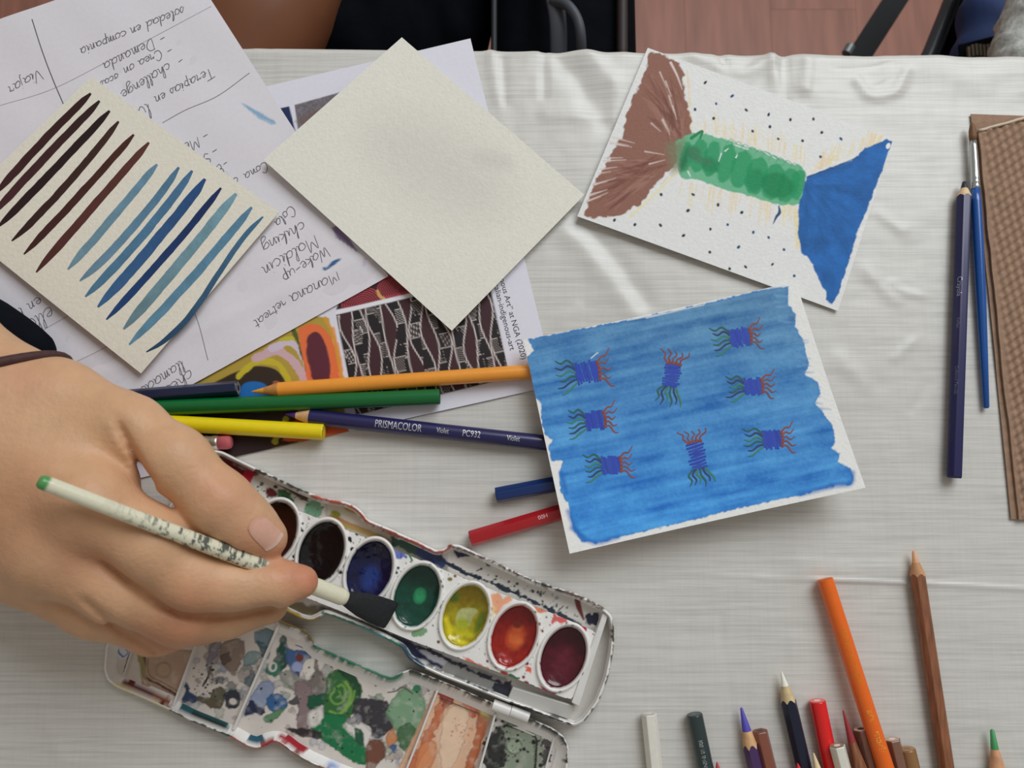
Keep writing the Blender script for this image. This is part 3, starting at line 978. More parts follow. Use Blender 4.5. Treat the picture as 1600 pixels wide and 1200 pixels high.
# ---- striped card ----------------------------------------------------
stripe = Sheet([(145, 122, .0035), (437, 333, .0040), (222, 584, .0052), (-83, 340, .004)], lambda u, v: .0012 + .0008 * (1 - 4 * (u - .5) ** 2))
so = stripe.build('striped_card', M_card, 130, 130, .0005, None, lin((226, 221, 206), 1.12))
tag(so, 'cream card painted with dark red and blue parallel brush strokes, on the handwritten sheet', 'painting')
for i, (pts, w, c1, c2) in enumerate([
        ([(142, 146), (128, 160), (75, 213), (-8, 304)], 12, (44, 20, 20), (62, 26, 28)), ([(156, 158), (144, 170), (110, 205), (65, 252), (-14, 338)], 12, (40, 22, 18), (70, 32, 36)),
        ([(171, 173), (160, 186), (120, 228), (60, 290), (-4, 356)], 12, (30, 14, 16), (40, 16, 18)), ([(186, 190), (174, 204), (140, 244), (95, 300), (60, 338), (18, 376)], 11, (58, 34, 28), (46, 22, 20)),
        ([(211, 212), (198, 219), (176, 246), (120, 312), (80, 352), (37, 397)], 11, (66, 34, 26), (60, 26, 24)), ([(234, 224), (216, 240), (170, 294), (120, 350), (96, 386), (55, 424)], 12, (88, 48, 42), (74, 36, 32)),
        ([(247, 258), (236, 270), (196, 306), (160, 362), (136, 396), (103, 418)], 12, (98, 134, 156), (106, 138, 152)), ([(281, 263), (268, 278), (222, 330), (180, 390), (156, 418), (122, 436)], 12, (74, 114, 142), (104, 136, 156)),
        ([(302, 268), (288, 284), (240, 340), (196, 402), (168, 434), (131, 462)], 13, (70, 110, 146), (74, 116, 142)), ([(322, 281), (306, 298), (260, 352), (214, 412), (190, 446), (151, 478)], 15, (34, 70, 118), (54, 96, 138)),
        ([(346, 294), (334, 308), (285, 368), (230, 428), (200, 470), (165, 498)], 11, (14, 38, 84), (26, 62, 110)), ([(371, 304), (354, 320), (320, 360), (280, 408), (236, 476), (190, 512)], 15, (112, 150, 164), (98, 126, 136)),
        ([(394, 324), (380, 340), (340, 388), (294, 436), (250, 496), (200, 537)], 13, (84, 126, 152), (92, 134, 158)), ([(411, 338), (400, 352), (368, 384), (346, 422), (322, 462), (284, 504), (254, 536), (229, 550)], 8.5, (66, 106, 136), (28, 62, 92))]):
    mb = MB()
    q = np.array(pts, float); tt = np.concatenate([[0], np.cumsum(np.linalg.norm(np.diff(q, axis=0), axis=1))]); tt /= tt[-1]
    ts_ = np.linspace(0, 1, 12)
    pts = np.stack([np.polyval(np.polyfit(tt, q[:, j], 3 if i == 13 else 2), ts_) for j in (0, 1)], 1) + np.array([[random.uniform(-.35, .35), random.uniform(-.35, .35)] for _ in ts_])
    ribbon(mb, stripe, pts, [w * .3, w * .85, w * .95, w, w, w, w * 1.05, w * 1.05, w * 1.05, w * 1.05, w * 1.05, w * 1.0, w * .75, w * .2], lin(c1, 1.25), smooth=4, wob=.10, seed=i * 7, c2=lin(c2, 1.25))
    mb.build('brush_stroke', M_wash, so)

# ---- blank card ------------------------------------------------------
blank = Sheet([(628, 59, .0038), (913, 305, .0034), (706, 517, .0045), (412, 250, .0062)], lambda u, v: .0004 - .0008 * np.sin(math.pi * u) * np.sin(math.pi * v))
bo = blank.build('blank_card', M_card, 60, 60, .0005, lambda p: [p.ell(680, 260, 120, 60, .5, (214, 211, 202), soft=80, alpha=.5), p.ell(770, 250, 30, 10, .2, (206, 202, 194), soft=25, alpha=.5)], lin((229, 226, 214), 1.1))
tag(bo, 'blank cream watercolour card lying on top of the printed sheet', 'card')

# ---- bow painting ----------------------------------------------------
bow = Sheet([(1012, 75, .0016), (1395, 218, .0016), (1309, 486, .0013), (902, 338, .0035)], lambda u, v: .0002 + .0006 * np.sin(math.pi * u))


def paint_bow(p):
    p.gain = 1.15
    rng = random.Random(5)
    # pale yellow hatching
    for _ in range(150):
        k = rng.choice([0, 0, 1, 1, 2, 2, 3])
        if k == 0: t = rng.random(); x, y = 1085 + 175 * t, 205 + 55 * t - rng.random() * 12; dx, dy = rng.uniform(-2, 4), -rng.uniform(12, 34)
        elif k == 1: t = rng.random(); x, y = 1262 + 115 * t, 272 - 52 * t; dx, dy = 8 + rng.uniform(-3, 3), -rng.uniform(10, 32)
        elif k == 2: t = rng.random() ** .6; x, y = 1060 + 185 * t, 282 + 40 * t; dx, dy = -rng.uniform(0, 8), rng.uniform(10, 45)
        else: t = rng.random(); x, y = 1073 + 8 * t, 100 + 100 * t; dx, dy = rng.uniform(-2, 5), rng.uniform(10, 30)
        p.line([(x, y), (x + dx, y + dy)], rng.uniform(1.5, 3), rng.choice([(240, 218, 160), (236, 208, 150), (238, 206, 176)]), alpha=.5, soft=2, smooth=0)
    p.line([(1058, 268), (1035, 292), (1000, 325), (985, 338)], 4, (238, 220, 150), alpha=.6, soft=3)
    p.line([(1244, 330), (1247, 385)], 8, (238, 214, 160), alpha=.7, soft=4)
    # brown fan
    fan = [(1014, 84), (1030, 80), (1052, 92), (1066, 108), (1070, 140), (1077, 175), (1082, 214), (1062, 236), (1052, 262), (1030, 282), (1000, 318), (968, 338), (912, 338), (924, 300), (950, 252), (972, 210), (985, 160), (1006, 120)]
    m0 = p.C.copy()
    p.poly(fan, (142, 98, 84), soft=2.5, wob=5, ws=9)
    for _ in range(160):
        if rng.random() < .5:
            x0, y0 = rng.uniform(990, 1062), rng.uniform(95, 180); x1, y1 = rng.uniform(1045, 1078), rng.uniform(190, 240)
        else:
            x0, y0 = rng.uniform(918, 960), rng.uniform(250, 335); x1, y1 = rng.uniform(1010, 1050), rng.uniform(240, 280)
        a, b = rng.uniform(0, .4), rng.uniform(.5, 1)
        P0 = (x0 + (x1 - x0) * a, y0 + (y1 - y0) * a); P1 = (x0 + (x1 - x0) * b, y0 + (y1 - y0) * b)
        if sd_poly(np.array([P0[0], P1[0]]), np.array([P0[1], P1[1]]), fan).max() > 4: continue
        p.line([P0, ((P0[0] + P1[0]) / 2 + 3, (P0[1] + P1[1]) / 2), P1], [1, rng.uniform(3, 7), 1], rng.choice([(120, 74, 62), (128, 84, 70), (152, 108, 94), (160, 118, 104), (112, 70, 60)]), alpha=.6, soft=2)
    for _ in range(24):
        t = rng.random()
        x, y = (985 - 60 * t, 165 + 150 * t) if rng.random() < .6 else (rng.uniform(1000, 1060), rng.uniform(100, 300))
        L = rng.uniform(10, 30); g = math.atan2(245 - y, 1052 - x)
        p.line([(x - 8, y), (x + L * math.cos(g), y + L * math.sin(g))], [2.4, .8], (214, 200, 192), smooth=0, soft=1.6, alpha=.8)
    p.line([(1048, 98), (1058, 118), (1066, 140)], [4, 3, 1], (222, 210, 202), alpha=.85)
    # green barrel
    p.poly([(1055, 222), (1066, 216), (1092, 207), (1120, 214), (1140, 220), (1175, 232), (1205, 240), (1232, 254), (1254, 262), (1259, 282), (1256, 308), (1240, 320), (1205, 317), (1176, 308), (1150, 300), (1115, 290), (1090, 280), (1064, 278), (1058, 250)],
           (108, 180, 140), soft=2, wob=3, ws=8, smooth=3)
    p.poly([(1040, 225), (1070, 218), (1076, 262), (1050, 270)], (120, 124, 96), soft=14, alpha=.8)
    for (x, y, a, b, g) in [(1072, 245, 9, 24, .2), (1092, 243, 14, 26, .2), (1112, 248, 13, 28, .25), (1135, 255, 14, 32, .25), (1158, 264, 16, 30, .25), (1182, 275, 17, 30, .25), (1208, 284, 18, 28, .25), (1232, 290, 16, 28, .3), (1246, 288, 12, 24, .2)]:
        p.ell(x, y, a, b, g, (22, 146, 92), soft=3, wob=2.5, ws=7, alpha=.8)
    for x, y, a, b, c in [(1070, 248, 5, 22, (28, 100, 70)), (1085, 238, 12, 10, (60, 116, 84)), (1110, 258, 14, 12, (18, 126, 78)), (1215, 290, 26, 20, (8, 124, 74)), (1180, 282, 14, 18, (14, 134, 82)), (1095, 250, 20, 6, (64, 120, 90))]:
        p.ell(x, y, a, b, .3, c, soft=6, wob=2, alpha=.7)
    for x, y, x1, y1 in [(1127, 240, 1123, 252), (1133, 236, 1138, 232), (1150, 246, 1152, 242), (1075, 268, 1079, 276), (1195, 238, 1212, 248), (1147, 226, 1170, 234)]:
        p.line([(x, y), (x1, y1)], [2.4, 1.2], (216, 232, 222), smooth=0)
    for k in range(10):
        x = 1140 + k * 11; y = 222 + k * 4.2
        p.line([(x - 6, y + 4), (x + 2, y - 5), (x + 12, y + 3)], 1.3, (92, 150, 120), alpha=.7)
    p.line([(1080, 216), (1097, 205), (1094, 216)], [5, 3], (40, 130, 84))
    # blue fan
    bl = [(1260, 276), (1285, 266), (1302, 260), (1335, 248), (1352, 232), (1372, 224), (1385, 218), (1394, 221), (1386, 245), (1362, 310), (1340, 362), (1326, 410), (1314, 445), (1312, 458), (1300, 476), (1290, 468), (1291, 456), (1280, 440), (1270, 414), (1262, 402), (1252, 396), (1247, 362), (1248, 322), (1256, 292)]
    p.poly(bl, (36, 100, 170), soft=2, wob=2, ws=7)
    m = np.nonzero(sd_poly(p.X, p.Y, bl) < -1)[0]
    x, y = p.X[m] - 1255, p.Y[m] - 285
    rr, th = np.hypot(x, y), np.arctan2(y, x)
    f = 1 + .5 * fbm(rr / 25, th * 9, 8) + .35 * fbm(p.X[m] / 14, p.Y[m] / 14, 9)
    p.C[m] *= np.clip(f, .6, 1.45)[:, None]
    p.line([(1262, 277), (1300, 262), (1340, 246)], 2, (40, 62, 70), alpha=.6)
    for x, y, r in [(1388, 228, 3), (1343, 364, 3), (1346, 358, 2.5), (1367, 298, 1.6), (1352, 340, 2)]:
        p.ell(x, y, r, r * 1.6, .4, (232, 234, 236), wob=1)
    for x, y in [(1102, 129), (1144, 150), (1119, 162), (1086, 171), (1115, 185), (1166, 172), (1201, 179), (1203, 198), (1176, 205), (1216, 217), (1235, 187), (1271, 186), (1284, 207), (1314, 217), (1254, 220), (1282, 245),
                 (1033, 304), (1083, 304), (1075, 329), (1122, 320), (1159, 332), (992, 351), (1032, 352), (1068, 368), (1110, 358), (1137, 351), (1177, 363), (1201, 371), (1154, 386), (1109, 394), (1165, 417), (1207, 413), (1225, 390), (1241, 431), (960, 344), (1140, 420)]:
        a = rng.uniform(.4, 2.6)
        p.ell(x, y, rng.uniform(2.2, 3.4), rng.uniform(1.7, 2.4), a, rng.choice([(34, 50, 70), (30, 40, 52), (44, 78, 116)]), soft=1.2)
    p.line([(1217, 322), (1218, 332), (1213, 339), (1208, 350)], [2, 5, 4, 1], (46, 76, 112))


wo = bow.build('bow_painting', M_card, 420, 290, .0005, paint_bow, lin((228, 228, 226), 1.12))
tag(wo, 'painting of a brown, green and blue bow-shaped form among small dots', 'painting')

# ---- blue painting with figures --------------------------------------
blue = Sheet([(818, 531, .0118), (1243, 440, .0055), (1352, 762, .020), (890, 865, .019)], lambda u, v: .0004 - .004 * np.sin(math.pi * u) - .003 * np.sin(math.pi * v) * (1 - .5 * u))


def cq(L): return [(800 + x * .375, 420 + y * .375) for x, y in L]


def paint_blue(p):
    p.gain = 1.1
    wash = cq([(70, 292), (300, 248), (520, 205), (700, 168), (900, 122), (1080, 78), (1150, 75), (1150, 150), (1185, 190), (1180, 240), (1215, 300), (1238, 390), (1222, 440), (1275, 470), (1285, 520), (1262, 560), (1310, 620), (1335, 650), (1345, 720),
               (1330, 745), (1365, 770), (1360, 805), (1412, 832), (1422, 880), (1410, 900), (1330, 905), (1200, 945), (1000, 985), (760, 1045), (560, 1092), (440, 1120), (350, 1145), (290, 1135), (255, 1090), (238, 1010), (230, 970), (205, 930),
               (195, 850), (212, 800), (165, 800), (150, 745), (168, 716), (140, 690), (125, 650), (120, 565), (82, 520), (75, 450), (55, 375), (88, 340)])
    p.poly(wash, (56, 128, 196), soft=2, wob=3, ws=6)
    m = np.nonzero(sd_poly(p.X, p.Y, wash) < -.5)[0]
    ca, sa = math.cos(-.21), math.sin(-.21)
    x, y = p.X[m] * ca + p.Y[m] * sa, -p.X[m] * sa + p.Y[m] * ca
    s = fbm(x / 120, y / 9, 31) * 1.0 + fbm(x / 40, y / 25, 33) * .7 + .3 * fbm(x / 4, y / 4, 35)
    k = np.clip(.5 + s, 0, 1)[:, None]
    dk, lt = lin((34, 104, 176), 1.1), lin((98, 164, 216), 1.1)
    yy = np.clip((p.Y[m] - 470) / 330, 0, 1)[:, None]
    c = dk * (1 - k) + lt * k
    c = c * np.array([1.15, .86, .74]) * (1 - yy) + c * np.array([.70, 1.12, 1.28]) * yy  # light on the curled sheet painted in with pigment: greyer top, brighter bottom
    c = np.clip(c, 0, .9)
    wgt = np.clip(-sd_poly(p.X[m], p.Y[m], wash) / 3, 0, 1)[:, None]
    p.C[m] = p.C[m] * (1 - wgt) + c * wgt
    rng = random.Random(8)
    for _ in range(26):
        t = rng.random(); x0 = 1228 + 75 * t - rng.uniform(2, 18); y0 = 460 + 190 * t
        p.line([(x0 - 10, y0 + rng.uniform(-3, 3)), (x0 + rng.uniform(0, 10), y0)], [4, 1], (110, 158, 198), smooth=0, alpha=.6, soft=3)
    for q in [[(1000, 90), (1140, 72)], [(560, 205), (700, 172), (800, 150)], [(480, 215), (640, 185)]]:
        p.line(cq(q), 1.8, (214, 220, 224), alpha=.8, smooth=0)
    for q in [[(235, 1010), (262, 1080), (300, 1130)], [(205, 850), (225, 930)], [(250, 1080), (340, 1140), (440, 1118)], [(1330, 905), (1410, 895), (1420, 850)], [(1200, 940), (1330, 908)]]:
        p.line(cq(q), 7, (26, 104, 186), soft=6, alpha=.7)
    p.line(cq([(330, 372), (350, 355), (358, 350)]), 1.5, (220, 232, 240))


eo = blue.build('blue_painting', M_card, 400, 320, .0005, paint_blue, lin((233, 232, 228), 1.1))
tag(eo, 'blue watercolour of eight small tentacled figures, propped on coloured pencils', 'painting')


def figure(cx, cy, ang, L, Wd, seed):
    rng = random.Random(seed); mb = MB()
    ca, sa = math.cos(ang), math.sin(ang)
    T = lambda q: [(cx + x * ca - y * sa, cy + x * sa + y * ca) for x, y in q]
    n = 9
    for i in range(n):                                      # scribbled body
        x = -L / 2 + L * i / (n - 1)
        ribbon(mb, blue, T([(x - 2, -Wd / 2 + rng.uniform(-3, 2)), (x + rng.uniform(-1, 1), 0), (x + 2, Wd / 2 + rng.uniform(-2, 3))]), [3, 4.6, 3], lin(rng.choice([(26, 58, 168), (30, 64, 176), (36, 70, 170)]), 1.1), off=.00008 + .00002 * (i % 2))
    for i in range(5):                                      # red arms
        y = -Wd / 2 + Wd * i / 4
        a = rng.uniform(18, 24)
        ribbon(mb, blue, T([(L / 2 + 1, y * .8), (L / 2 + a * .4, y * 1.1 - 3), (L / 2 + a * .7, y * 1.5 + 2), (L / 2 + a, y * 1.9 - 2)]), [3, 2.6, 2.2, 1.4], lin(rng.choice([(140, 66, 52), (128, 62, 56), (120, 76, 78)]), 1.1), off=.00013)
    ribbon(mb, blue, T([(L / 2 + 1, -Wd / 2), (L / 2 + 3, 0), (L / 2 + 1, Wd / 2)]), 4, lin((128, 50, 44), 1.1), off=.00012)
    for i in range(6):                                      # green and dark tentacles
        y = -Wd / 2 + Wd * i / 5
        a = rng.uniform(22, 32)
        ribbon(mb, blue, T([(-L / 2, y * .8), (-L / 2 - a * .35, y * 1.35 - 2), (-L / 2 - a * .7, y * 1.45 + 3), (-L / 2 - a, y * 1.7 + 1)]), [2.4, 3, 2.6, 1.2], lin([(34, 92, 82), (40, 56, 92), (52, 128, 96)][i % 3], 1.1), off=.00013 + .00001 * i)
    mb.build('painted_figure', M_ink, eo)


for i, (cx, cy, g, L, W_) in enumerate([(917, 582, -.17, 34, 32), (1050, 587, -1.45 + .05, 34, 24), (1156, 527, -.15, 30, 26), (1176, 604, -.08, 26, 24), (929, 657, -.14, 28, 27), (954, 727, -.1, 28, 26), (1089, 712, -1.75, 40, 24), (1206, 687, -.08, 28, 26)]):
    figure(cx, cy, g, L, W_, i + 1)

# ================================================================== pencils, brush, napkin
M_wood = mat('cedar_wood', (214, 170, 122), .6, 1.1, noise=.15, nscale=300, stretch=(1, 1, 1))
_mc = {}


def lacquer(c, rough=.32, coat=.35, noise=.03):
    k = (tuple(c), rough, noise)
    if k not in _mc: _mc[k] = mat('lacquer_%02x%02x%02x' % tuple(c), c, rough, 1.15, noise=noise, nscale=300, coat=coat)
    return _mc[k]


def pencil(name, label, tail, tip, dia, color, hexa=True, sharp=None, lead=None, wood=None, core=(236, 226, 205), barrel_mat=None, roll=0.0, cat='pencil', group=None, seg=48, end_core=True, tip_core=None, lr=.0017, blunt=.0004):
    """tail / tip: axis ends (px, py, z); sharp: length of the cone, None for a flat end at the tip"""
    A, B = at(*tail), at(*tip)
    L = np.linalg.norm(B - A); w = (B - A) / L
    e1 = np.cross(w, [0, 0, 1.0]); e1 /= np.linalg.norm(e1); e2 = np.cross(e1, w)
    R = dia / 2
    root = empty(name, (A + B) / 2 - np.array([0, 0, R]), label, cat, group)
    fi = np.arange(seg) * 2 * math.pi / seg
    if hexa:
        q = (fi + roll) % (math.pi / 3) - math.pi / 6
        rad = np.minimum(R * math.cos(math.pi / 6) / np.cos(q), R * .975)
    else:
        rad = np.full(seg, R)
    D = np.cos(fi)[:, None] * e1 + np.sin(fi)[:, None] * e2
    ring = lambda x, r: A + w * np.reshape(x, (-1, 1)) + D * np.reshape(r, (-1, 1)) * np.ones((seg, 1))
    if sharp:
        tl = .0012
        xe = L - sharp * (rad / R)
    else:
        xe = np.full(seg, L - .0003)
    rows = [ring(np.full(seg, 0.0), rad * .94), ring(np.full(seg, .0004), rad)]
    for t in (.33, .66): rows.append(ring(.0004 + (xe - .0004) * t, rad))
    rows.append(ring(xe, rad))
    if not sharp: rows.append(ring(np.full(seg, L), rad * .94))
    V = np.vstack(rows); n = len(rows)
    F = [[i * seg + k, i * seg + (k + 1) % seg, (i + 1) * seg + (k + 1) % seg, (i + 1) * seg + k] for i in range(n - 1) for k in range(seg)]
    F.append(list(range(seg))[::-1])
    if not sharp: F.append([(n - 1) * seg + k for k in range(seg)])
    bm = barrel_mat or lacquer(color)
    mesh_obj('barrel', V, F, bm, root, flat_angle=24)
    if sharp:
        rl = lr
        xl = L - sharp * (rl / R)
        V = np.vstack([ring(xe, rad), ring(xe + .0002, rad * .985), ring(np.full(seg, xl), rl)])
        F = [[i * seg + k, i * seg + (k + 1) % seg, (i + 1) * seg + (k + 1) % seg, (i + 1) * seg + k] for i in range(2) for k in range(seg)]
        mesh_obj('sharpened_wood', V, F, wood or M_wood, root, flat_angle=60)
        V = np.vstack([ring(np.full(seg, xl), rl), ring(np.full(seg, L - .0006), blunt), ring(np.full(seg, L), .0001)])
        mesh_obj('lead', V, F, lacquer(lead or color, .5, 0), root, flat_angle=60)
    if end_core:
        for x, s, lc in ((-.00012, -1, lead or color),) + (((L + .00012, 1, tip_core or lead or color),) if not sharp else ()):
            V = np.vstack([ring(np.full(seg, x), rad * .90), (A + w * x)[None]])
            F = [[k, (k + 1) % seg, seg][::s] for k in range(seg)]
            c_ = mesh_obj('end_grain', V, F, lacquer(core, .6, 0), root, smooth=False)
            V = np.vstack([ring(np.full(seg, x + s * .00006), rad * .42), (A + w * x + w * s * .00006)[None]])
            mesh_obj('lead_core', V, F, lacquer(lc, .6, 0), c_, smooth=False)
    root['_'] = 0
    del root['_']
    return root, (A, w, e1, e2, R, hexa, roll, L)


def pencil_text(root, fr, s, x0, size, c, phi=90, flip=False, name='lettering', metal=.6, stretch=1.0, worn=0.0):
    A, w, e1, e2, R, hexa, roll, L = fr
    V, F = text_mesh(s, cuts=True)
    d = -1 if flip else 1
    x = x0 + d * V[:, 0] * size * stretch
    a = math.radians(phi) + d * (V[:, 1] - .35) * size / R
    if hexa:
        q = (a + roll) % (math.pi / 3) - math.pi / 6
        r = np.minimum(R * math.cos(math.pi / 6) / np.cos(q), R * .98)
    else:
        r = np.full(len(a), R)
    r = r + .00009
    P = A + x[:, None] * w + (np.cos(a) * r)[:, None] * e1 + (np.sin(a) * r)[:, None] * e2
    if worn:
        rng = random.Random(3)
        F = [f for f in F if rng.random() > worn]
    m = mat('foil_%s' % name, c, .35, 1.0, metal=metal)
    return mesh_obj(name, P, F, m, root, smooth=False)


T0 = .0002
HX = .0074 * .5 * math.cos(math.pi / 6)
ZP = .0038            # axis height of a pencil lying on cloth
# --- the group between hand and blue painting (lying on the sheets)
pencil('coloured_pencil', 'navy blue hexagonal pencil, its flat end above the green pencil', (372, 606, .0062), (30, 634, .0062), .0076, (16, 30, 62), core=(120, 112, 104), lead=(30, 34, 44))
pencil('coloured_pencil', 'dark green round pencil lying below the orange-yellow pencil', (687, 620, .0060), (60, 645, .0060), .0078, (0, 98, 44), hexa=False, core=(10, 90, 46), end_core=True)
pencil('coloured_pencil', 'golden orange sharpened pencil running under the blue painting', (925, 574, .0048), (393, 612, .0060), .0074, (232, 150, 50), hexa=False, sharp=.0135, lead=(222, 156, 48), wood=mat('tinted_wood', (196, 134, 72), .6, 1.1, noise=.15, nscale=300))
r, fr = pencil('coloured_pencil', 'dark violet pencil with silver PRISMACOLOR lettering, tip toward the hand', (1090, 718, .0046), (445, 647, .0048), .0076, (30, 28, 78), hexa=False, sharp=.0125, lead=(74, 40, 120))
Lp = fr[7]
k = np.linalg.norm(at(1090, 718, .005) - at(445, 647, .005)) / 645.0   # metres per pixel in x along this pencil


def xpos(px): return (1090 - px) * k


for s, px, px1 in (('PRISMACOLOR', 588, 661), ('Violet', 684, 703), ('PC932', 724, 752), ('Violet', 793, 813)):
    Vt, _ = text_mesh(s)
    sz = {'PRISMACOLOR': .0054, 'PC932': .0046}.get(s, .0036)
    st = (px1 - px) * k / ((Vt[:, 0].max()) * sz)
    pencil_text(r, fr, s, xpos(px), sz, (214, 214, 216), phi=86, flip=True, stretch=st)
pencil('coloured_pencil', 'bright yellow pencil with its flat end right of the hand', (506, 675, .0058), (120, 653, .0058), .0080, (240, 208, 16), hexa=False, core=(206, 180, 30), lead=(226, 196, 30))
# pencil with eraser under the yellow one
r, fr = pencil('graphite_pencil', 'graphite pencil with silver ferrule and pink eraser, half hidden by the hand', (318, 693, .0050), (60, 706, .0050), .0072, (196, 60, 40), end_core=False)
A, w, e1, e2, R, *_ = fr
xs_ = [0, .0006, .0010, .0016, .0022, .0028, .0040, .0052, .0058, .0064, .0070, .0076, .010]
rs_ = [.0036, .0036, .0039, .0036, .0039, .0036, .0036, .0036, .0039, .0036, .0039, .0036, .0037]
v, f = tube([A - w * (.0076 - x) for x in xs_], rs_, 24)
mesh_obj('ferrule', v, f, mat('silver_ferrule', (205, 200, 190), .3, metal=.85), r)
v, f = tube([A - w * (.0076 + x) for x in (-.001, .0042, .0056, .0062)], [.0034, .0034, .0031, .0022], 24)
mesh_obj('eraser', v, f, mat('pink_eraser', (188, 92, 98), .8, 1.1, noise=.1), r)
# two pencils under the left side of the blue painting
pencil('coloured_pencil', 'dark blue hexagonal pencil end poking out left of the blue painting', (775, 774, ZP), (1080, 716, ZP), .0078, (14, 44, 98), core=(60, 60, 90), roll=.15)
r, fr = pencil('coloured_pencil', 'dark red hexagonal pencil end poking out left of the blue painting', (735, 842, ZP), (1040, 752, ZP), .0080, (164, 26, 34), core=(130, 24, 30), roll=.15)
pencil_text(r, fr, 'H00', .0388, .0028, (236, 226, 220), phi=98, flip=True, metal=.2)
# --- right of the paintings
r, fr = pencil('coloured_pencil', 'long navy pencil with bare wooden tip, left of the blue brush', (1491, 746, ZP), (1507, 283, ZP), .0076, (28, 26, 78), sharp=.0092, blunt=.0010, lead=(30, 30, 42), core=(34, 32, 84), wood=mat('pale_wood', (222, 190, 150), .6, 1.1, noise=.15, nscale=300))
pencil_text(r, fr, 'Crayola', fr[7] * .66, .0036, (176, 180, 200), phi=128, flip=True, stretch=.9)
for x0_, s_ in ((.36, 'Colored Pencils'), (.52, 'Indigo')):
    pencil_text(r, fr, s_, fr[7] * x0_, .0022, (150, 154, 180), phi=128, flip=True, worn=.35)

# --- pencils at the near edge
WD = mat('bare_brown_wood', (140, 88, 58), .55, 1.1, noise=.35, nscale=14, stretch=(60, 6, 60), coat=.2)
near = [
    ('white hexagonal pencil, leftmost of the pencils at the near edge', (1046, 1420), (1014, 1115), ZP, dict(color=(222, 218, 208), core=(200, 196, 186), lead=(214, 210, 202))),
    ('dark grey-green pencil with white lettering at the near edge', (1150, 1430), (1085, 1116), ZP, dict(color=(44, 58, 58), core=(84, 92, 92), lead=(96, 104, 104), hexa=False)),
    ('red pencil tip just showing beside the dark grey-green pencil', (1160, 1420), (1120, 1190), ZP, dict(color=(190, 60, 64), sharp=.012, lead=(186, 70, 76), wood=lacquer((226, 196, 190), .6, 0))),
    ('purple sharpened pencil next to the copper-brown pencil', (1238, 1440), (1158, 1105), ZP, dict(color=(72, 46, 92), sharp=.019, lead=(84, 76, 176), lr=.0021, blunt=.0006)),
    ('copper-brown hexagonal pencil next to the purple pencil', (1256, 1430), (1187, 1142), ZP, dict(color=(132, 78, 62), core=(126, 78, 60), lead=(90, 60, 50))),
    ('navy hexagonal pencil with white sharpened lead at the near edge', (1315, 1450), (1221, 1049), ZP, dict(color=(14, 24, 46), sharp=.0145, lead=(238, 232, 218), wood=mat('straw_wood', (206, 182, 136), .6, 1.1, noise=.2, nscale=200))),
    ('red rounded tip of a pencil lying across the navy one', (1300, 1430), (1246, 1192), .0100, dict(color=(206, 30, 48), sharp=.010, lead=(214, 40, 56), wood=lacquer((206, 40, 52), .5, 0), hexa=False)),
    ('bright red round pencil with a flat end at the near edge', (1345, 1430), (1277, 1095), ZP, dict(color=(222, 30, 30), hexa=False, core=(226, 120, 112), lead=(240, 200, 190))),
    ('pale wooden pencil tip below the bright red pencil', (1335, 1430), (1271, 1176), .0105, dict(color=(210, 180, 130), sharp=.017, lead=(228, 206, 160), hexa=False, wood=mat('cream_wood', (220, 190, 140), .6, 1.1, noise=.2, nscale=200))),
    ('white hexagonal pencil lying over the bright red pencil', (1375, 1420), (1308, 1165), .0100, dict(color=(218, 214, 202), core=(150, 128, 104), lead=(240, 236, 226))),
    ('natural wood pencil with dark red sharpened lead', (1408, 1430), (1317, 1109), .0060, dict(color=(150, 102, 66), sharp=.030, lr=.0018, lead=(150, 50, 54), barrel_mat=WD, wood=WD)),
    ('brown wood pencil with flat end beside the orange pencil', (1420, 1430), (1345, 1139), .0050, dict(color=(120, 74, 60), barrel_mat=mat('umber_wood', (112, 70, 56), .55, 1.1, noise=.3, nscale=14, stretch=(60, 6, 60)), core=(216, 180, 156), lead=(70, 44, 38))),
    ('slim brown pencil end just right of the orange pencil', (1462, 1430), (1394, 1155), .0042, dict(color=(126, 90, 74), core=(190, 166, 144), lead=(226, 214, 200))),
    ('golden brown metallic pencil end right of the orange pencil', (1478, 1430), (1417, 1170), ZP, dict(color=(142, 104, 66), core=(170, 130, 92), lead=(150, 112, 80), hexa=False)),
    ('long brown wooden pencil with blunt tip, tallest at the near edge', (1512, 1420), (1428, 860), ZP, dict(color=(130, 84, 58), sharp=.0125, lead=(216, 166, 126), blunt=.0009, barrel_mat=WD, wood=mat('tan_wood', (196, 144, 100), .6, 1.1, noise=.2, nscale=150))),
    ('green pencil with green lead in the near right corner', (1590, 1430), (1550, 1139), ZP, dict(color=(34, 124, 52), sharp=.0195, blunt=.0009, lead=(70, 150, 92), wood=mat('salmon_wood', (216, 160, 120), .6, 1.1, noise=.2, nscale=200))),
]
for lab, ta_, tp, z, kw in near:
    r, fr = pencil('coloured_pencil', lab, (*ta_, z), (*tp, z), kw.pop('dia', .0075), kw.pop('color'), **kw)
    if 'grey-green' in lab:
        pencil_text(r, fr, 'I08 I/I ININIH', fr[7] - .0105, .0026, (190, 196, 196), phi=96, flip=True, metal=.1, worn=.3)
r, fr = pencil('coloured_pencil', 'long bright orange pencil with worn gold lettering, leaning over others', (1454, 1420, .0120), (1289, 905, .0048), .0076, (240, 104, 24), hexa=False, core=(226, 110, 40), lead=(230, 120, 50))
pencil_text(r, fr, 'PRISMACOLOR', fr[7] - .022, .0034, (214, 166, 50), phi=96, flip=True, worn=.5, stretch=1.15, metal=.2)
pencil_text(r, fr, 'art', fr[7] - .0595, .0046, (250, 214, 100), phi=88, flip=True, worn=.55, metal=.2)
pencil_text(r, fr, 'mark', fr[7] - .069, .0046, (250, 214, 100), phi=88, flip=True, worn=.55, metal=.2)

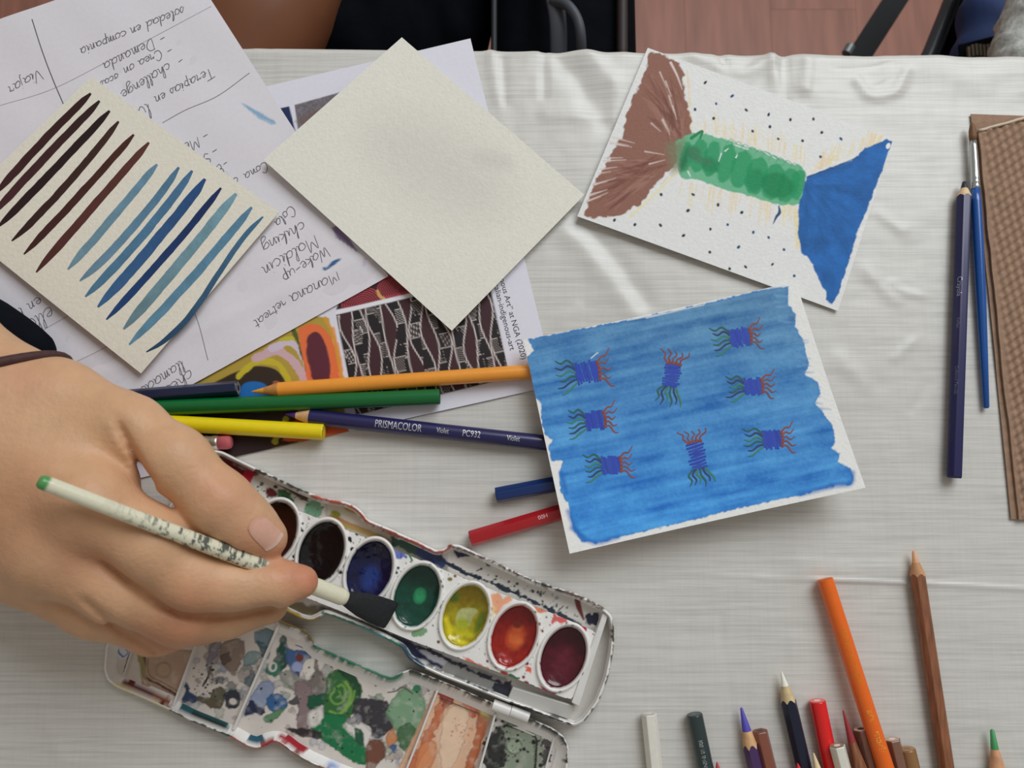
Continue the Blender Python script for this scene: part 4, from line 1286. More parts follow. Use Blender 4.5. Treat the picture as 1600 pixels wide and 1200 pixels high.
# --- blue handled brush
A, B = at(1541, 638, .0020), at(1519, 192, .0040)
br = empty('paintbrush', (A + B) / 2 * np.array([1, 1, 0]), 'slim blue-handled paintbrush with brown bristles along the paper towel edge', 'paintbrush')
L = np.linalg.norm(B - A); w = (B - A) / L
P = lambda px: A + w * L * (638 - px) / 446.0
v, f = tube([P(638), P(636), P(560), P(470), P(380), P(320), P(297)], [.0009, .0014, .0019, .0024, .0026, .0024, .0021], 24)
mesh_obj('handle', v, f, lacquer((16, 78, 152), .25, .5), br)
v, f = tube([P(299), P(297), P(295), P(292), P(290), P(288), P(285), P(283), P(281), P(260), P(232), P(222)], [.0021, .0023, .0023, .0021, .0023, .0023, .0021, .0023, .0022, .0021, .0018, .0017], 24)
mesh_obj('ferrule', v, f, mat('bright_ferrule', (205, 208, 210), .22, metal=.9), br)
v, f = tube([P(223), P(214), P(204), P(196), P(192)], [.0016, .0019, .0018, .0012, .0004], 20)
mesh_obj('bristles', v, f, mat('brown_bristle', (122, 84, 52), .6, noise=.35, nscale=40, stretch=(60, 2, 60)), br)

# --- brown paper towel
nap = empty('paper_towel', at(1640, 500, 0), 'folded brown embossed paper towel at the right edge of the table', 'paper towel')
M_nap = mat('brown_paper', (152, 122, 100), .85, 1.1, noise=.14, nscale=300, bump=.3, bscale=900)
lower = Sheet([(1517, 178, .0009), (1760, 186, .0009), (1800, 818, .0009), (1580, 811, .0009)])
upper = Sheet([(1528, 205, .0030), (1760, 140, .0030), (1800, 818, .0026), (1592, 812, .0022)])


def nap_build(sh, name, nu, nv, amp, edge):
    U, W = np.meshgrid(np.linspace(0, 1, nu + 1), np.linspace(0, 1, nv + 1), indexing='ij')
    P = sh.pos(U.ravel(), W.ravel())
    X, Y = proj(P)
    a, b = (X * .94 + Y * .34), (-X * .34 + Y * .94)
    row = np.floor(b / 11.0)
    em = np.cos(2 * math.pi * (a / 15.0 + .5 * (row % 2))) * np.sin(math.pi * (b / 11.0 - row))
    mask = np.clip((U.ravel() - edge) / .02, 0, 1)
    P[:, 2] += amp * em * mask + .0006 * fbm(X / 60, Y / 60, 3)
    if edge: P[:, 0] += .0012 * fbm(Y / 60, X * 0, 9) * (U.ravel() < .02)
    Q = P.copy(); Q[:, 2] -= .0012 if edge else .0004
    F = grid_faces(nu, nv); n = len(P)
    if np.cross(P[F[0][1]] - P[F[0][0]], P[F[0][2]] - P[F[0][1]])[2] < 0: F = F[:, ::-1]
    idx = np.arange(n).reshape(nu + 1, nv + 1)
    ring = np.concatenate([idx[:-1, 0], idx[-1, :-1], idx[:0:-1, -1], idx[0, :0:-1]]); m_ = len(ring)
    S = [[int(ring[i]), n + i, n + (i + 1) % m_, int(ring[(i + 1) % m_])] for i in range(m_)]
    return mesh_obj(name, np.vstack([P, Q[ring]]), F.tolist() + S, M_nap, nap, flat_angle=50)


nap_build(lower, 'under_fold', 20, 60, 0, 0)
nap_build(upper, 'top_fold', 120, 300, .0009, .02)
v, f = tube([upper.pos(np.array(u), np.array(0.0)) + np.array([0, 0, .0003]) for u in np.linspace(0, .6, 24)], .0008, 8)
mesh_obj('torn_edge', v + np.array([0, .0006, 0]) * fbm(v[:, :1] * 900, v[:, :1] * 0, 3), f, mat('pale_torn_paper', (206, 188, 166), .85, 1.1), nap)

# ================================================================== watercolour box
box = empty('watercolour_box', at(600, 980, 0), 'open white watercolour box with oval pans, splattered with paint, below the hand', 'paint box')
M_plas = mat_vc('stained_white_plastic', .28, noise=.03, spec=.5, coat=.25)
M_lidp = mat_vc('stained_palette', .32, noise=.05, spec=.5, coat=.2, nscale=250)
M_wet = mat_vc('wet_paint', .22, bump=.5, bscale=140, noise=.18, nscale=260, coat=.55, dist=.0010)
BW = lin((224, 222, 218), 1.22)


def inset(poly, d):
    p = np.asarray(poly, float); n = len(p)
    t = np.roll(p, -1, 0) - np.roll(p, 1, 0)
    t /= np.linalg.norm(t, axis=1)[:, None] + 1e-9
    area = np.sum(p[:, 0] * np.roll(p[:, 1], -1) - np.roll(p[:, 0], -1) * p[:, 1])
    nr = np.stack([-t[:, 1], t[:, 0]], 1) * (1 if area > 0 else -1)
    return p + nr * d


def resample(poly, step):
    p = np.vstack([poly, poly[:1]]); s = np.concatenate([[0], np.cumsum(np.linalg.norm(np.diff(p, axis=0), axis=1))])
    n = int(s[-1] / step); t = np.linspace(0, s[-1], n, endpoint=False)
    return np.stack([np.interp(t, s, p[:, 0]), np.interp(t, s, p[:, 1])], 1)


def smooth_closed(p, it):
    for _ in range(it): p = .5 * p + .25 * (np.roll(p, 1, 0) + np.roll(p, -1, 0))
    return p


def shell(name, outline, prof, paint, parent, mat_, step=2.0):
    """prof: list of (inset in px, z); rings follow the outline"""
    o = smooth_closed(resample(np.array(outline, float), step), 4)
    n = len(o); V = []
    for d, z in prof:
        q = inset(o, d)
        if d > 3: q = smooth_closed(q, int(d / 2))
        V.append(at(q[:, 0], q[:, 1], np.full(n, z)))
    V = np.vstack(V); m_ = len(prof)
    F = [[i * n + k, i * n + (k + 1) % n, (i + 1) * n + (k + 1) % n, (i + 1) * n + k] for i in range(m_ - 1) for k in range(n)]
    # orientation: the first ring is the outer foot
    a, b, c = V[F[0][0]], V[F[0][1]], V[F[0][3]]
    cen = V.mean(0)
    if np.dot(np.cross(b - a, c - a), a - cen) < 0: F = [f[::-1] for f in F]
    X, Y = proj(V)
    p = Paint(X, Y, BW)
    paint(p)
    return mesh_obj(name, V, F, mat_, parent, p.C, flat_angle=55), o


def plate(name, poly, z, paint, parent, mat_, step, hfun=None, thick=0.0, base=None, holes=()):
    """dense plate of grid cells inside a polygon (px), at height z"""
    poly = np.array(poly, float)
    x0, y0 = poly.min(0); x1, y1 = poly.max(0)
    ux, uy = .918, .395
    R = np.array([[ux, uy], [-uy, ux]])
    q = poly @ R.T
    a = np.arange(q[:, 0].min(), q[:, 0].max() + step, step); b = np.arange(q[:, 1].min(), q[:, 1].max() + step, step)
    Aq, Bq = np.meshgrid(a, b, indexing='ij')
    P2 = np.stack([Aq.ravel(), Bq.ravel()], 1) @ R
    d = sd_poly(P2[:, 0], P2[:, 1], poly)
    # snap the border vertices onto the polygon
    e = .5
    near_ = np.nonzero((d > 0) & (d < step * 1.6))[0]
    for _ in range(2):
        dd = sd_poly(P2[near_, 0], P2[near_, 1], poly)
        gx = (sd_poly(P2[near_, 0] + e, P2[near_, 1], poly) - dd) / e; gy = (sd_poly(P2[near_, 0], P2[near_, 1] + e, poly) - dd) / e
        g = np.hypot(gx, gy) + 1e-6
        P2[near_, 0] -= gx / g * dd; P2[near_, 1] -= gy / g * dd
    keep = d < step * 1.45
    F = grid_faces(len(a) - 1, len(b) - 1)
    for hx, hy in holes:
        rel = P2 - np.array([hx, hy])
        keep &= ((rel @ np.array([.94, .34])) / 37.5) ** 2 + ((rel @ np.array([.34, -.94])) / 54.5) ** 2 > 1
    F = F[keep[F].all(1)]
    used = np.unique(F); mp = np.full(len(P2), -1); mp[used] = np.arange(len(used))
    P2 = P2[used]; F = mp[F]
    zz = np.full(len(P2), z)
    V = at(P2[:, 0], P2[:, 1], zz)
    if hfun is not None: V[:, 2] += hfun(P2[:, 0], P2[:, 1])
    if np.cross(V[F[0][1]] - V[F[0][0]], V[F[0][2]] - V[F[0][1]])[2] < 0: F = F[:, ::-1]
    p = Paint(P2[:, 0], P2[:, 1], BW if base is None else base)
    paint(p)
    return mesh_obj(name, V, F, mat_, parent, p.C)


TRAY = [(322, 708), (330, 703), (347, 706), (400, 732), (470, 765), (505, 779), (540, 785), (556, 792), (566, 801), (573, 812), (600, 823), (660, 850), (683, 861), (694, 858), (703, 851), (718, 852), (760, 872), (830, 905), (905, 930),
        (940, 948), (955, 962), (960, 985), (957, 1020), (949, 1060), (934, 1098), (913, 1126), (898, 1134), (875, 1127), (830, 1109), (790, 1095), (740, 1075), (690, 1056), (655, 1040), (638, 1028), (629, 1012), (600, 996), (560, 978), (520, 962),
        (508, 958), (498, 965), (486, 970), (470, 966), (433, 948), (400, 932), (330, 900), (252, 866), (240, 855), (241, 842), (290, 735)]
LID = [(163, 1045), (166, 1010), (205, 925), (222, 893), (240, 886), (300, 912), (400, 954), (432, 967), (465, 980), (480, 986), (487, 1000), (496, 1011), (540, 1030), (600, 1056), (613, 1059), (624, 1052), (640, 1046), (660, 1052), (700, 1068), (770, 1098), (820, 1119),
       (862, 1137), (880, 1150), (888, 1168), (886, 1200), (874, 1260), (850, 1310), (820, 1318), (760, 1300), (600, 1238), (520, 1208), (480, 1190), (455, 1175), (441, 1163), (428, 1158), (417, 1165), (402, 1170), (386, 1166), (368, 1155), (340, 1143), (300, 1127), (262, 1108), (220, 1089), (182, 1073), (168, 1062)]
TRZ, LDZ = .0105, .0080


def rim_tray(p):
    p.gain = 1.15
    p.line([(490, 776), (545, 790), (566, 806), (577, 818), (640, 845), (684, 864), (705, 853)], 5, (184, 66, 46), wob=3, ws=6, alpha=.95)
    p.line([(400, 735), (440, 752), (480, 770)], 4, (60, 56, 48), wob=3, ws=5)
    p.line([(700, 853), (760, 873), (830, 906), (905, 932), (945, 952)], 3, (96, 70, 60), wob=3.4, ws=4)
    p.line([(820, 902), (850, 914), (880, 925)], 3, (30, 26, 26), wob=3, ws=4)
    p.line([(957, 970), (957, 1030), (940, 1090), (915, 1125)], 3.5, (70, 60, 54), wob=4, ws=5)
    p.line([(440, 950), (470, 965), (488, 970), (500, 964)], 5, (176, 146, 58), wob=2)
    p.line([(505, 958), (560, 978), (625, 1008)], 5, (40, 120, 100), wob=2.5, ws=6)
    p.line([(628, 1010), (640, 1028), (660, 1042)], 8, (30, 74, 96), wob=3)
    p.line([(560, 978), (600, 995)], 4, (70, 150, 160), wob=2)
    p.line([(800, 1100), (850, 1117), (890, 1131)], 6, (20, 20, 24), wob=5, ws=7)
    p.line([(660, 1036), (700, 1052), (760, 1078)], 4, (40, 40, 48), wob=4, ws=7)
    for q in ([(345, 716), (392, 738), (400, 744)],):
        p.line(q, 7, (96, 22, 32), wob=2)
    p.poly([(625, 992), (660, 1012), (780, 1060), (800, 1082), (770, 1080), (700, 1048), (650, 1030)], (24, 34, 66), wob=4, ws=9, soft=3, alpha=.9)
    p.dots([(480, 770), (940, 945), (945, 960), (480, 790)], 60, .6, 2.2, (30, 30, 34), 3)


def floor_tray(p):
    p.gain = 1.15
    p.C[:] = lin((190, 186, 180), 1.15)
    # back channel (above the pan strip)
    p.poly([(330, 712), (350, 718), (410, 745), (480, 778), (484, 772), (350, 706)], (82, 20, 30), wob=2, soft=3)
    p.poly([(345, 715), (420, 752), (405, 765), (385, 770), (330, 735)], (104, 22, 34), wob=3, soft=3)
    p.poly([(382, 735), (398, 740), (392, 760), (378, 762)], (196, 24, 62), soft=2, wob=2, smooth=3)
    p.poly([(410, 744), (484, 774), (480, 784), (405, 756)], (70, 58, 48), wob=1.5)
    p.poly([(396, 744), (410, 742), (478, 784), (505, 778), (510, 812), (395, 772), (388, 762)], (212, 208, 200), soft=2)
    for x, y, a, b, c in [(424, 770, 10, 7, (92, 34, 38)), (444, 774, 11, 9, (62, 112, 78)), (452, 782, 9, 5, (70, 120, 84)), (490, 796, 14, 14, (112, 158, 128)), (430, 761, 3, 3, (50, 50, 46)), (408, 756, 3, 3, (90, 110, 80)), (470, 780, 3, 1.5, (60, 60, 50))]:
        p.ell(x, y, a, b, .4, c, wob=3, ws=5, soft=2)
    p.dots([(400, 752), (505, 790), (505, 812), (400, 770)], 30, .7, 1.8, (40, 60, 44), 9)
    p.poly([(508, 775), (530, 778), (528, 792), (508, 786)], (30, 20, 22), wob=1.5)
    p.poly([(512, 780), (560, 792), (578, 815), (640, 848), (690, 866), (700, 890), (512, 814)], (206, 200, 182), soft=2)
    p.poly([(528, 784), (560, 792), (572, 806), (540, 798)], (172, 140, 52), wob=2, soft=3)
    p.poly([(512, 806), (516, 802), (580, 830), (578, 838)], (180, 96, 50), wob=2, soft=3, alpha=.9)
    p.poly([(530, 812), (600, 838), (598, 846), (530, 822)], (178, 152, 88), wob=2, soft=4)
    p.ell(524, 803, 8, 5, .3, (140, 146, 40), wob=2)
    p.poly([(590, 836), (660, 862), (700, 884), (700, 900), (590, 846)], (132, 134, 120), soft=5, wob=3)
    p.poly([(612, 838), (650, 850), (690, 868), (690, 880), (655, 872), (612, 850)], (36, 76, 60), wob=5, ws=7)
    p.poly([(650, 848), (690, 864), (700, 880), (690, 888), (650, 868)], (34, 52, 100), wob=3)
    # right back wall
    p.poly([(700, 852), (950, 955), (940, 985), (905, 970), (700, 888)], (208, 204, 198), soft=2)
    p.poly([(708, 858), (738, 868), (734, 870), (716, 872), (708, 864)], (24, 26, 62), wob=2)
    p.line([(684, 872), (720, 892), (780, 916), (850, 948), (905, 975)], 6, (26, 38, 56), wob=4, ws=6)
    for x, y, r in [(803, 894, 6), (823, 904, 5.5), (762, 883, 2), (752, 889, 2), (795, 909, 2), (808, 912, 2.4), (852, 918, 1.8), (870, 934, 3)]:
        p.ell(x, y, r, r * .9, 0, (26, 24, 26) if x < 868 else (150, 156, 160))
    p.dots([(762, 896), (870, 930), (905, 965), (770, 918)], 60, .6, 2.6, (34, 56, 58), 5)
    p.line([(745, 892), (753, 888)], 1.8, (30, 30, 34), smooth=0); p.line([(759, 879), (765, 885)], 1.8, (30, 30, 34), smooth=0)
    p.line([(902, 938), (905, 950), (912, 968)], [9, 8, 3], (110, 44, 46))
    p.line([(872, 955), (880, 947)], 1.6, (40, 38, 40), smooth=0)
    p.poly([(912, 960), (930, 958), (940, 968), (936, 985), (928, 978), (915, 972)], (34, 36, 60), wob=5, ws=5)
    # front channel
    p.poly([(430, 935), (520, 962), (505, 975), (430, 950)], (150, 140, 120), soft=4)
    p.poly([(455, 938), (480, 944), (515, 950), (500, 962), (475, 962), (450, 950)], (72, 62, 34), wob=4, ws=8, soft=5, alpha=.9)
    p.poly([(505, 948), (640, 1000), (655, 1015), (640, 1022), (560, 985), (500, 962)], (58, 58, 62), wob=3, ws=10, soft=5)
    p.poly([(565, 972), (650, 1005), (700, 1030), (690, 1045), (640, 1024), (560, 985)], (20, 26, 58), wob=4, soft=4)
    p.poly([(650, 1012), (665, 1010), (735, 1040), (725, 1052), (668, 1030)], (168, 166, 172), soft=3, wob=3)
    p.poly([(700, 1030), (790, 1058), (800, 1080), (760, 1078), (690, 1050)], (132, 130, 126), soft=4, wob=3)
    p.poly([(770, 1068), (800, 1064), (800, 1096), (770, 1085)], (28, 28, 44), wob=4, ws=6)
    p.line([(655, 1010), (700, 1030), (745, 1052), (790, 1070)], 5, (24, 24, 40), wob=4, ws=6)


tray, TO = shell('tray', TRAY, [(-.5, .0006), (-1.5, .004), (-.6, TRZ - .0012), (.3, TRZ - .0002), (1.6, TRZ), (3.0, TRZ - .0002), (3.8, TRZ - .0012), (7.5, .0022), (9, .0016)], rim_tray, box, M_plas)
plate('tray_floor', inset(TO, 6.0), .0024, floor_tray, tray, M_plas, 1.6)

# insert strip that carries the pans
U2 = np.array([.918, .395])
STRIP = [(300, 735), (345, 752), (395, 771), (512, 815), (600, 852), (700, 893), (790, 930), (860, 957), (905, 976), (926, 985), (936, 994), (934, 1010), (900, 1084), (892, 1092), (880, 1090), (800, 1058), (640, 1000), (520, 950), (455, 925), (330, 872), (262, 842)]
PANS = [(354, 801), (428, 832), (502, 863), (577, 893), (651, 931), (727, 962), (803, 994), (880, 1027)]
PZ = .0078


def paint_strip(p):
    p.gain = 1.2
    p.dots([(440, 790), (620, 865), (580, 950), (420, 880)], 90, .8, 4.2, (22, 22, 28), 11)
    p.dots([(500, 810), (640, 870), (640, 960), (500, 900)], 60, .7, 2.6, (24, 28, 66), 12)
    p.dots([(610, 860), (760, 920), (720, 1020), (590, 950)], 60, .7, 2.6, (44, 84, 52), 13)
    p.dots([(760, 930), (930, 990), (890, 1085), (740, 1030)], 70, .7, 3.0, (120, 26, 42), 14)
    p.dots([(440, 790), (930, 985), (890, 1088), (440, 915)], 120, .5, 1.5, (30, 30, 34), 15)
    p.poly([(612, 856), (630, 860), (636, 870), (616, 876), (606, 868)], (46, 74, 168), wob=4, ws=5, alpha=.85)
    p.line([(636, 860), (642, 872), (644, 876)], 3, (60, 130, 84))
    p.ell(655, 988, 13, 6, -.2, (120, 160, 116), wob=3, ws=5); p.ell(612, 900, 5, 12, .4, (34, 50, 120), wob=5, ws=5, alpha=.8)
    p.poly([(766, 930), (778, 926), (786, 936), (797, 930), (800, 938), (786, 946), (776, 962), (766, 950)], (226, 140, 84), wob=3, ws=6, alpha=.8, soft=3)
    p.poly([(764, 940), (776, 950), (770, 966), (764, 958)], (226, 196, 140), soft=4, alpha=.8)
    p.poly([(832, 944), (850, 952), (858, 955), (846, 958), (836, 956)], (218, 110, 60), wob=3, alpha=.9)
    p.poly([(866, 960), (888, 966), (884, 974), (868, 972), (860, 976)], (206, 66, 66), wob=4, ws=6, alpha=.9)
    p.poly([(902, 972), (918, 976), (914, 986), (900, 980)], (176, 34, 76), wob=3)
    p.poly([(724, 1026), (740, 1034), (764, 1044), (768, 1050), (748, 1046), (728, 1034)], (206, 92, 62), wob=3, ws=6, alpha=.9)
    p.ell(747, 1052, 9, 3.5, .35, (150, 50, 50), wob=2); p.ell(788, 1052, 7, 3.5, .35, (170, 66, 60), wob=1.5)
    p.ell(822, 1068, 5, 4, .4, (130, 30, 52)); p.ell(818, 1058, 2.5, 2.5, 0, (130, 30, 52)); p.poly([(824, 1040), (832, 1042), (830, 1052), (822, 1048)], (220, 92, 66), wob=3)
    p.ell(803, 1059, 8, 5, .4, (50, 100, 72), wob=4, ws=4)
    p.poly([(842, 1070), (870, 1082), (866, 1088), (848, 1082)], (180, 66, 96), wob=3)
    p.ell(690, 930, 12, 5, .4, (226, 222, 214), alpha=.4, soft=6)
    p.ell(648, 905, 6, 4, .3, (40, 110, 76), wob=2); p.ell(703, 905, 4, 3, 0, (120, 110, 60)); p.ell(711, 900, 2.4, 2.4, 0, (130, 80, 50)); p.ell(692, 950, 4, 7, .2, (50, 100, 60), wob=2); p.ell(695, 975, 3, 4, 0, (96, 110, 50)); p.ell(685, 1003, 2.6, 2.6, 0, (110, 60, 40))
    for x, y, r in [(546, 842, 3.4), (558, 834, 2.8), (550, 858, 3), (540, 838, 3), (511, 817, 2), (473, 818, 1.7), (467, 842, 2.2), (548, 872, 4), (524, 894, 4.4), (562, 858, 3)]:
        p.ell(x, y, r, r * 1.1, .4, (18, 18, 22))


st_mesh = plate('pan_strip', STRIP, PZ, paint_strip, box, M_plas, 1.5, holes=PANS)
so_ = smooth_closed(resample(np.array(STRIP, float), 3), 2)
n = len(so_)
V = np.vstack([at(so_[:, 0], so_[:, 1], np.full(n, PZ)), at(so_[:, 0], so_[:, 1], np.full(n, .0026))])
mesh_obj('strip_edge', V, [[k, (k + 1) % n, n + (k + 1) % n, n + k] for k in range(n)], mat('white_plastic', (224, 222, 218), .3, 1.2), st_mesh)

PCOL = [((60, 40, 34), (70, 50, 40), (50, 30, 30)), ((62, 22, 16), (84, 34, 20), (40, 12, 10)), ((12, 12, 18), (24, 24, 32), (6, 6, 10)), ((14, 22, 74), (30, 62, 140), (8, 10, 40)), ((10, 74, 58), (36, 142, 92), (6, 46, 38)),
        ((178, 164, 26), (206, 206, 104), (136, 110, 12)), ((168, 34, 24), (214, 92, 46), (118, 16, 18)), ((92, 14, 34), (116, 36, 56), (56, 6, 20))]
LONG = np.array([.34, -.94])       # long axis of the ovals in the photograph
SHORT = np.array([.94, .34])
for i, ((cx, cy), (c1, c2, c3)) in enumerate(zip(PANS, PCOL)):
    NS = 72
    t = np.arange(NS) * 2 * math.pi / NS
    def rg(a, b_, z, dx=0, dy=0):
        q = np.array([cx + dx, cy + dy]) + np.cos(t)[:, None] * SHORT * a + np.sin(t)[:, None] * LONG * b_
        return at(q[:, 0], q[:, 1], np.full(NS, z))
    prof = [(40.5, 57.5, PZ - .0006), (40, 57, PZ + .0008), (39, 56, PZ + .0016), (37.2, 54, PZ + .0018), (35.6, 52, PZ + .0014), (34, 50, PZ + .0004), (32.5, 48, PZ - .0020), (30.5, 45.5, PZ - .0042)]
    V = np.vstack([rg(*q) for q in prof])
    F = [[k * NS + j, k * NS + (j + 1) % NS, (k + 1) * NS + (j + 1) % NS, (k + 1) * NS + j] for k in range(len(prof) - 1) for j in range(NS)]
    X, Y = proj(V); p = Paint(X, Y, BW); p.gain = 1.2
    q4 = [(cx - 42, cy - 60), (cx + 42, cy - 60), (cx + 42, cy + 60), (cx - 42, cy + 60)]
    p.dots(q4, 26, .7, 2.6, (24, 24, 28) if i < 4 else c3, 30 + i)
    p.dots(q4, 14, .7, 2.0, (30, 30, 34), 50 + i)
    band = np.repeat(np.array([0, 0, 0, 0, 0, .15, 1, 1]), NS)
    wobn = fbm(X / 7, Y / 7, 60 + i) * 1.6
    a = np.clip((band + wobn * (band > 0) - .25) / .4, 0, 1)[:, None]
    p.C = p.C * (1 - a) + lin(c1, 1.2) * a
    pan = mesh_obj('pan', V, F, M_plas, box, p.C)
    # paint cake, hollowed in the middle
    rows = [(32.6, 48.2, PZ - .0017), (31.5, 46.5, PZ - .0024), (28, 41, PZ - .0030), (22, 33, PZ - .0037), (16, 24, PZ - .0042), (11, 16, PZ - .0045), (6, 9, PZ - .0046), (2, 3, PZ - .0046)]
    fine = []
    for k in range(len(rows) - 1):
        for s in np.linspace(0, 1, 5)[:-1]: fine.append(tuple(np.array(rows[k]) * (1 - s) + np.array(rows[k + 1]) * s))
    fine.append(rows[-1])
    V = np.vstack([rg(*q) for q in fine] + [at(cx, cy, PZ - .0046)[None]])
    F = [[k * NS + j, k * NS + (j + 1) % NS, (k + 1) * NS + (j + 1) % NS, (k + 1) * NS + j] for k in range(len(fine) - 1) for j in range(NS)]
    F += [[(len(fine) - 1) * NS + j, (len(fine) - 1) * NS + (j + 1) % NS, len(V) - 1] for j in range(NS)]
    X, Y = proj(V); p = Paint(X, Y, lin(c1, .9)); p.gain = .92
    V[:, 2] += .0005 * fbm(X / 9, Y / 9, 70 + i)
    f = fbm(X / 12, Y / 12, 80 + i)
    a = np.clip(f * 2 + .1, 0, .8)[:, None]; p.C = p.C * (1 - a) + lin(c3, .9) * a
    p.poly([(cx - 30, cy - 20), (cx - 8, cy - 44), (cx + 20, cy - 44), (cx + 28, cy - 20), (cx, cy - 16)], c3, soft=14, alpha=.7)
    if i == 3: p.ell(cx + 2, cy + 10, 14, 20, .3, c2, soft=12, alpha=.8)
    if i == 4: p.ell(cx + 5, cy, 10, 13, .3, c2, soft=3); p.ell(cx + 5, cy + 1, 6, 8, .3, (50, 160, 104), soft=4)
    if i == 5:
        p.poly([(cx - 14, cy + 2), (cx - 8, cy - 10), (cx + 12, cy - 12), (cx + 20, cy - 6), (cx + 12, cy + 2), (cx + 6, cy + 16), (cx - 8, cy + 18), (cx - 14, cy + 10)], (196, 200, 132), soft=3, smooth=3)
        p.ell(cx - 4, cy + 12, 10, 8, .3, (176, 186, 40), soft=7); p.ell(cx - 6, cy + 26, 20, 6, .3, (208, 200, 30), soft=6, wob=2)
        p.ell(cx - 18, cy - 30, 10, 8, 0, (90, 120, 30), soft=6, wob=3); p.line([(cx - 30, cy + 5), (cx - 20, cy + 34), (cx + 2, cy + 44)], 8, (226, 210, 30), soft=6)
        p.ell(cx + 22, cy + 10, 6, 16, .3, (112, 130, 30), soft=6, wob=3)
    if i == 6: p.ell(cx + 3, cy + 2, 14, 20, .3, c2, soft=9, alpha=.9); p.ell(cx + 4, cy + 6, 10, 7, .3, (226, 112, 56), soft=6); p.ell(cx + 5, cy - 18, 7, 6, 0, (130, 40, 30), soft=3)
    if i == 7: p.ell(cx, cy + 6, 16, 22, .3, c2, soft=16, alpha=.6)
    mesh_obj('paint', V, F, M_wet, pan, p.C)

# end bar, tab and hinges
M_whitep = mat('white_plastic_part', (216, 214, 210), .3, 1.15, noise=.05)


def slab(name, pts, z0, z1, parent, m_):
    P = np.array(pts, float); n = len(P)
    V = np.vstack([at(P[:, 0], P[:, 1], np.full(n, z1)), at(P[:, 0], P[:, 1], np.full(n, z1))]); V[n:, 2] = z0
    F = [list(range(n)), [n + k for k in range(n)][::-1]] + [[k, n + k, n + (k + 1) % n, (k + 1) % n] for k in range(n)]
    if np.cross(V[1] - V[0], V[2] - V[1])[2] < 0: F = [f[::-1] for f in F]
    o = mesh_obj(name, V, F, m_, parent, smooth=False)
    bv = o.modifiers.new('bevel', 'BEVEL'); bv.width = .0004; bv.segments = 2
    return o


slab('end_bar', [(942, 958), (950, 962), (905, 1104), (893, 1098)], .0024, .0090, box, M_whitep)
slab('hinge_cover', [(801, 1074), (897, 1103), (889, 1124), (793, 1093)], .0024, .0066, box, mat('grey_plastic', (176, 174, 168), .35, 1.1))
for (x0, y0), (x1, y1) in (((770, 1101), (797, 1111)), ((798, 1110), (826, 1121)), ((330, 905), (352, 915)), ((353, 914), (376, 924))):
    v, f = tube([at(x0, y0, .0068), at(x1, y1, .0068)], .0027, 20)
    mesh_obj('hinge_knuckle', v, f, M_whitep, box, flat_angle=40)

# ---- lid with mixing wells


def rim_lid(p):
    p.gain = 1.18
    p.line([(432, 969), (465, 981), (482, 992), (490, 1006)], 6, (120, 100, 56), wob=3)
    p.line([(492, 1010), (540, 1031), (600, 1057), (614, 1060), (628, 1052)], 4.5, (44, 118, 92), wob=2.5, ws=6)
    p.line([(640, 1048), (700, 1070), (770, 1100), (830, 1125), (880, 1155), (886, 1190)], 3.4, (52, 50, 46), wob=3.4, ws=5)
    p.line([(362, 1152), (386, 1167), (402, 1171), (418, 1166), (430, 1159), (446, 1168)], 5, (186, 76, 50), wob=2)
    p.line([(268, 1111), (300, 1128), (340, 1144), (360, 1150)], 4, (30, 44, 40), wob=4, ws=6)
    p.line([(446, 1168), (480, 1190), (520, 1208)], 4, (120, 70, 50), wob=3)
    p.line([(175, 1067), (220, 1089), (262, 1108)], 5, (226, 216, 178), wob=3, ws=9)
    p.poly([(190, 1065), (205, 1060), (262, 1090), (268, 1108), (225, 1085)], (96, 24, 28), wob=3)
    p.poly([(228, 1072), (245, 1080), (266, 1090), (262, 1100), (240, 1088)], (150, 84, 48), wob=4, alpha=.7)
    p.poly([(288, 1088), (362, 1116), (358, 1140), (280, 1110)], (36, 88, 94), wob=2)
    p.poly([(300, 1112), (355, 1132), (350, 1140), (300, 1120)], (20, 36, 32), wob=3)
    p.poly([(318, 1102), (338, 1108), (332, 1116), (315, 1110)], (54, 100, 150), soft=4)
    p.poly([(386, 1150), (404, 1143), (414, 1148), (412, 1162), (392, 1160)], (32, 82, 104), wob=3)
    p.poly([(404, 1160), (426, 1153), (428, 1158), (408, 1170)], (150, 40, 40), wob=2)
    p.poly([(434, 1150), (452, 1145), (484, 1160), (482, 1174), (470, 1174), (440, 1158)], (150, 16, 36), wob=3)
    p.poly([(494, 1164), (502, 1163), (496, 1170)], (26, 26, 28))
    p.poly([(488, 1178), (510, 1184), (540, 1200), (524, 1200)], (60, 120, 200), wob=3, soft=4, alpha=.8)


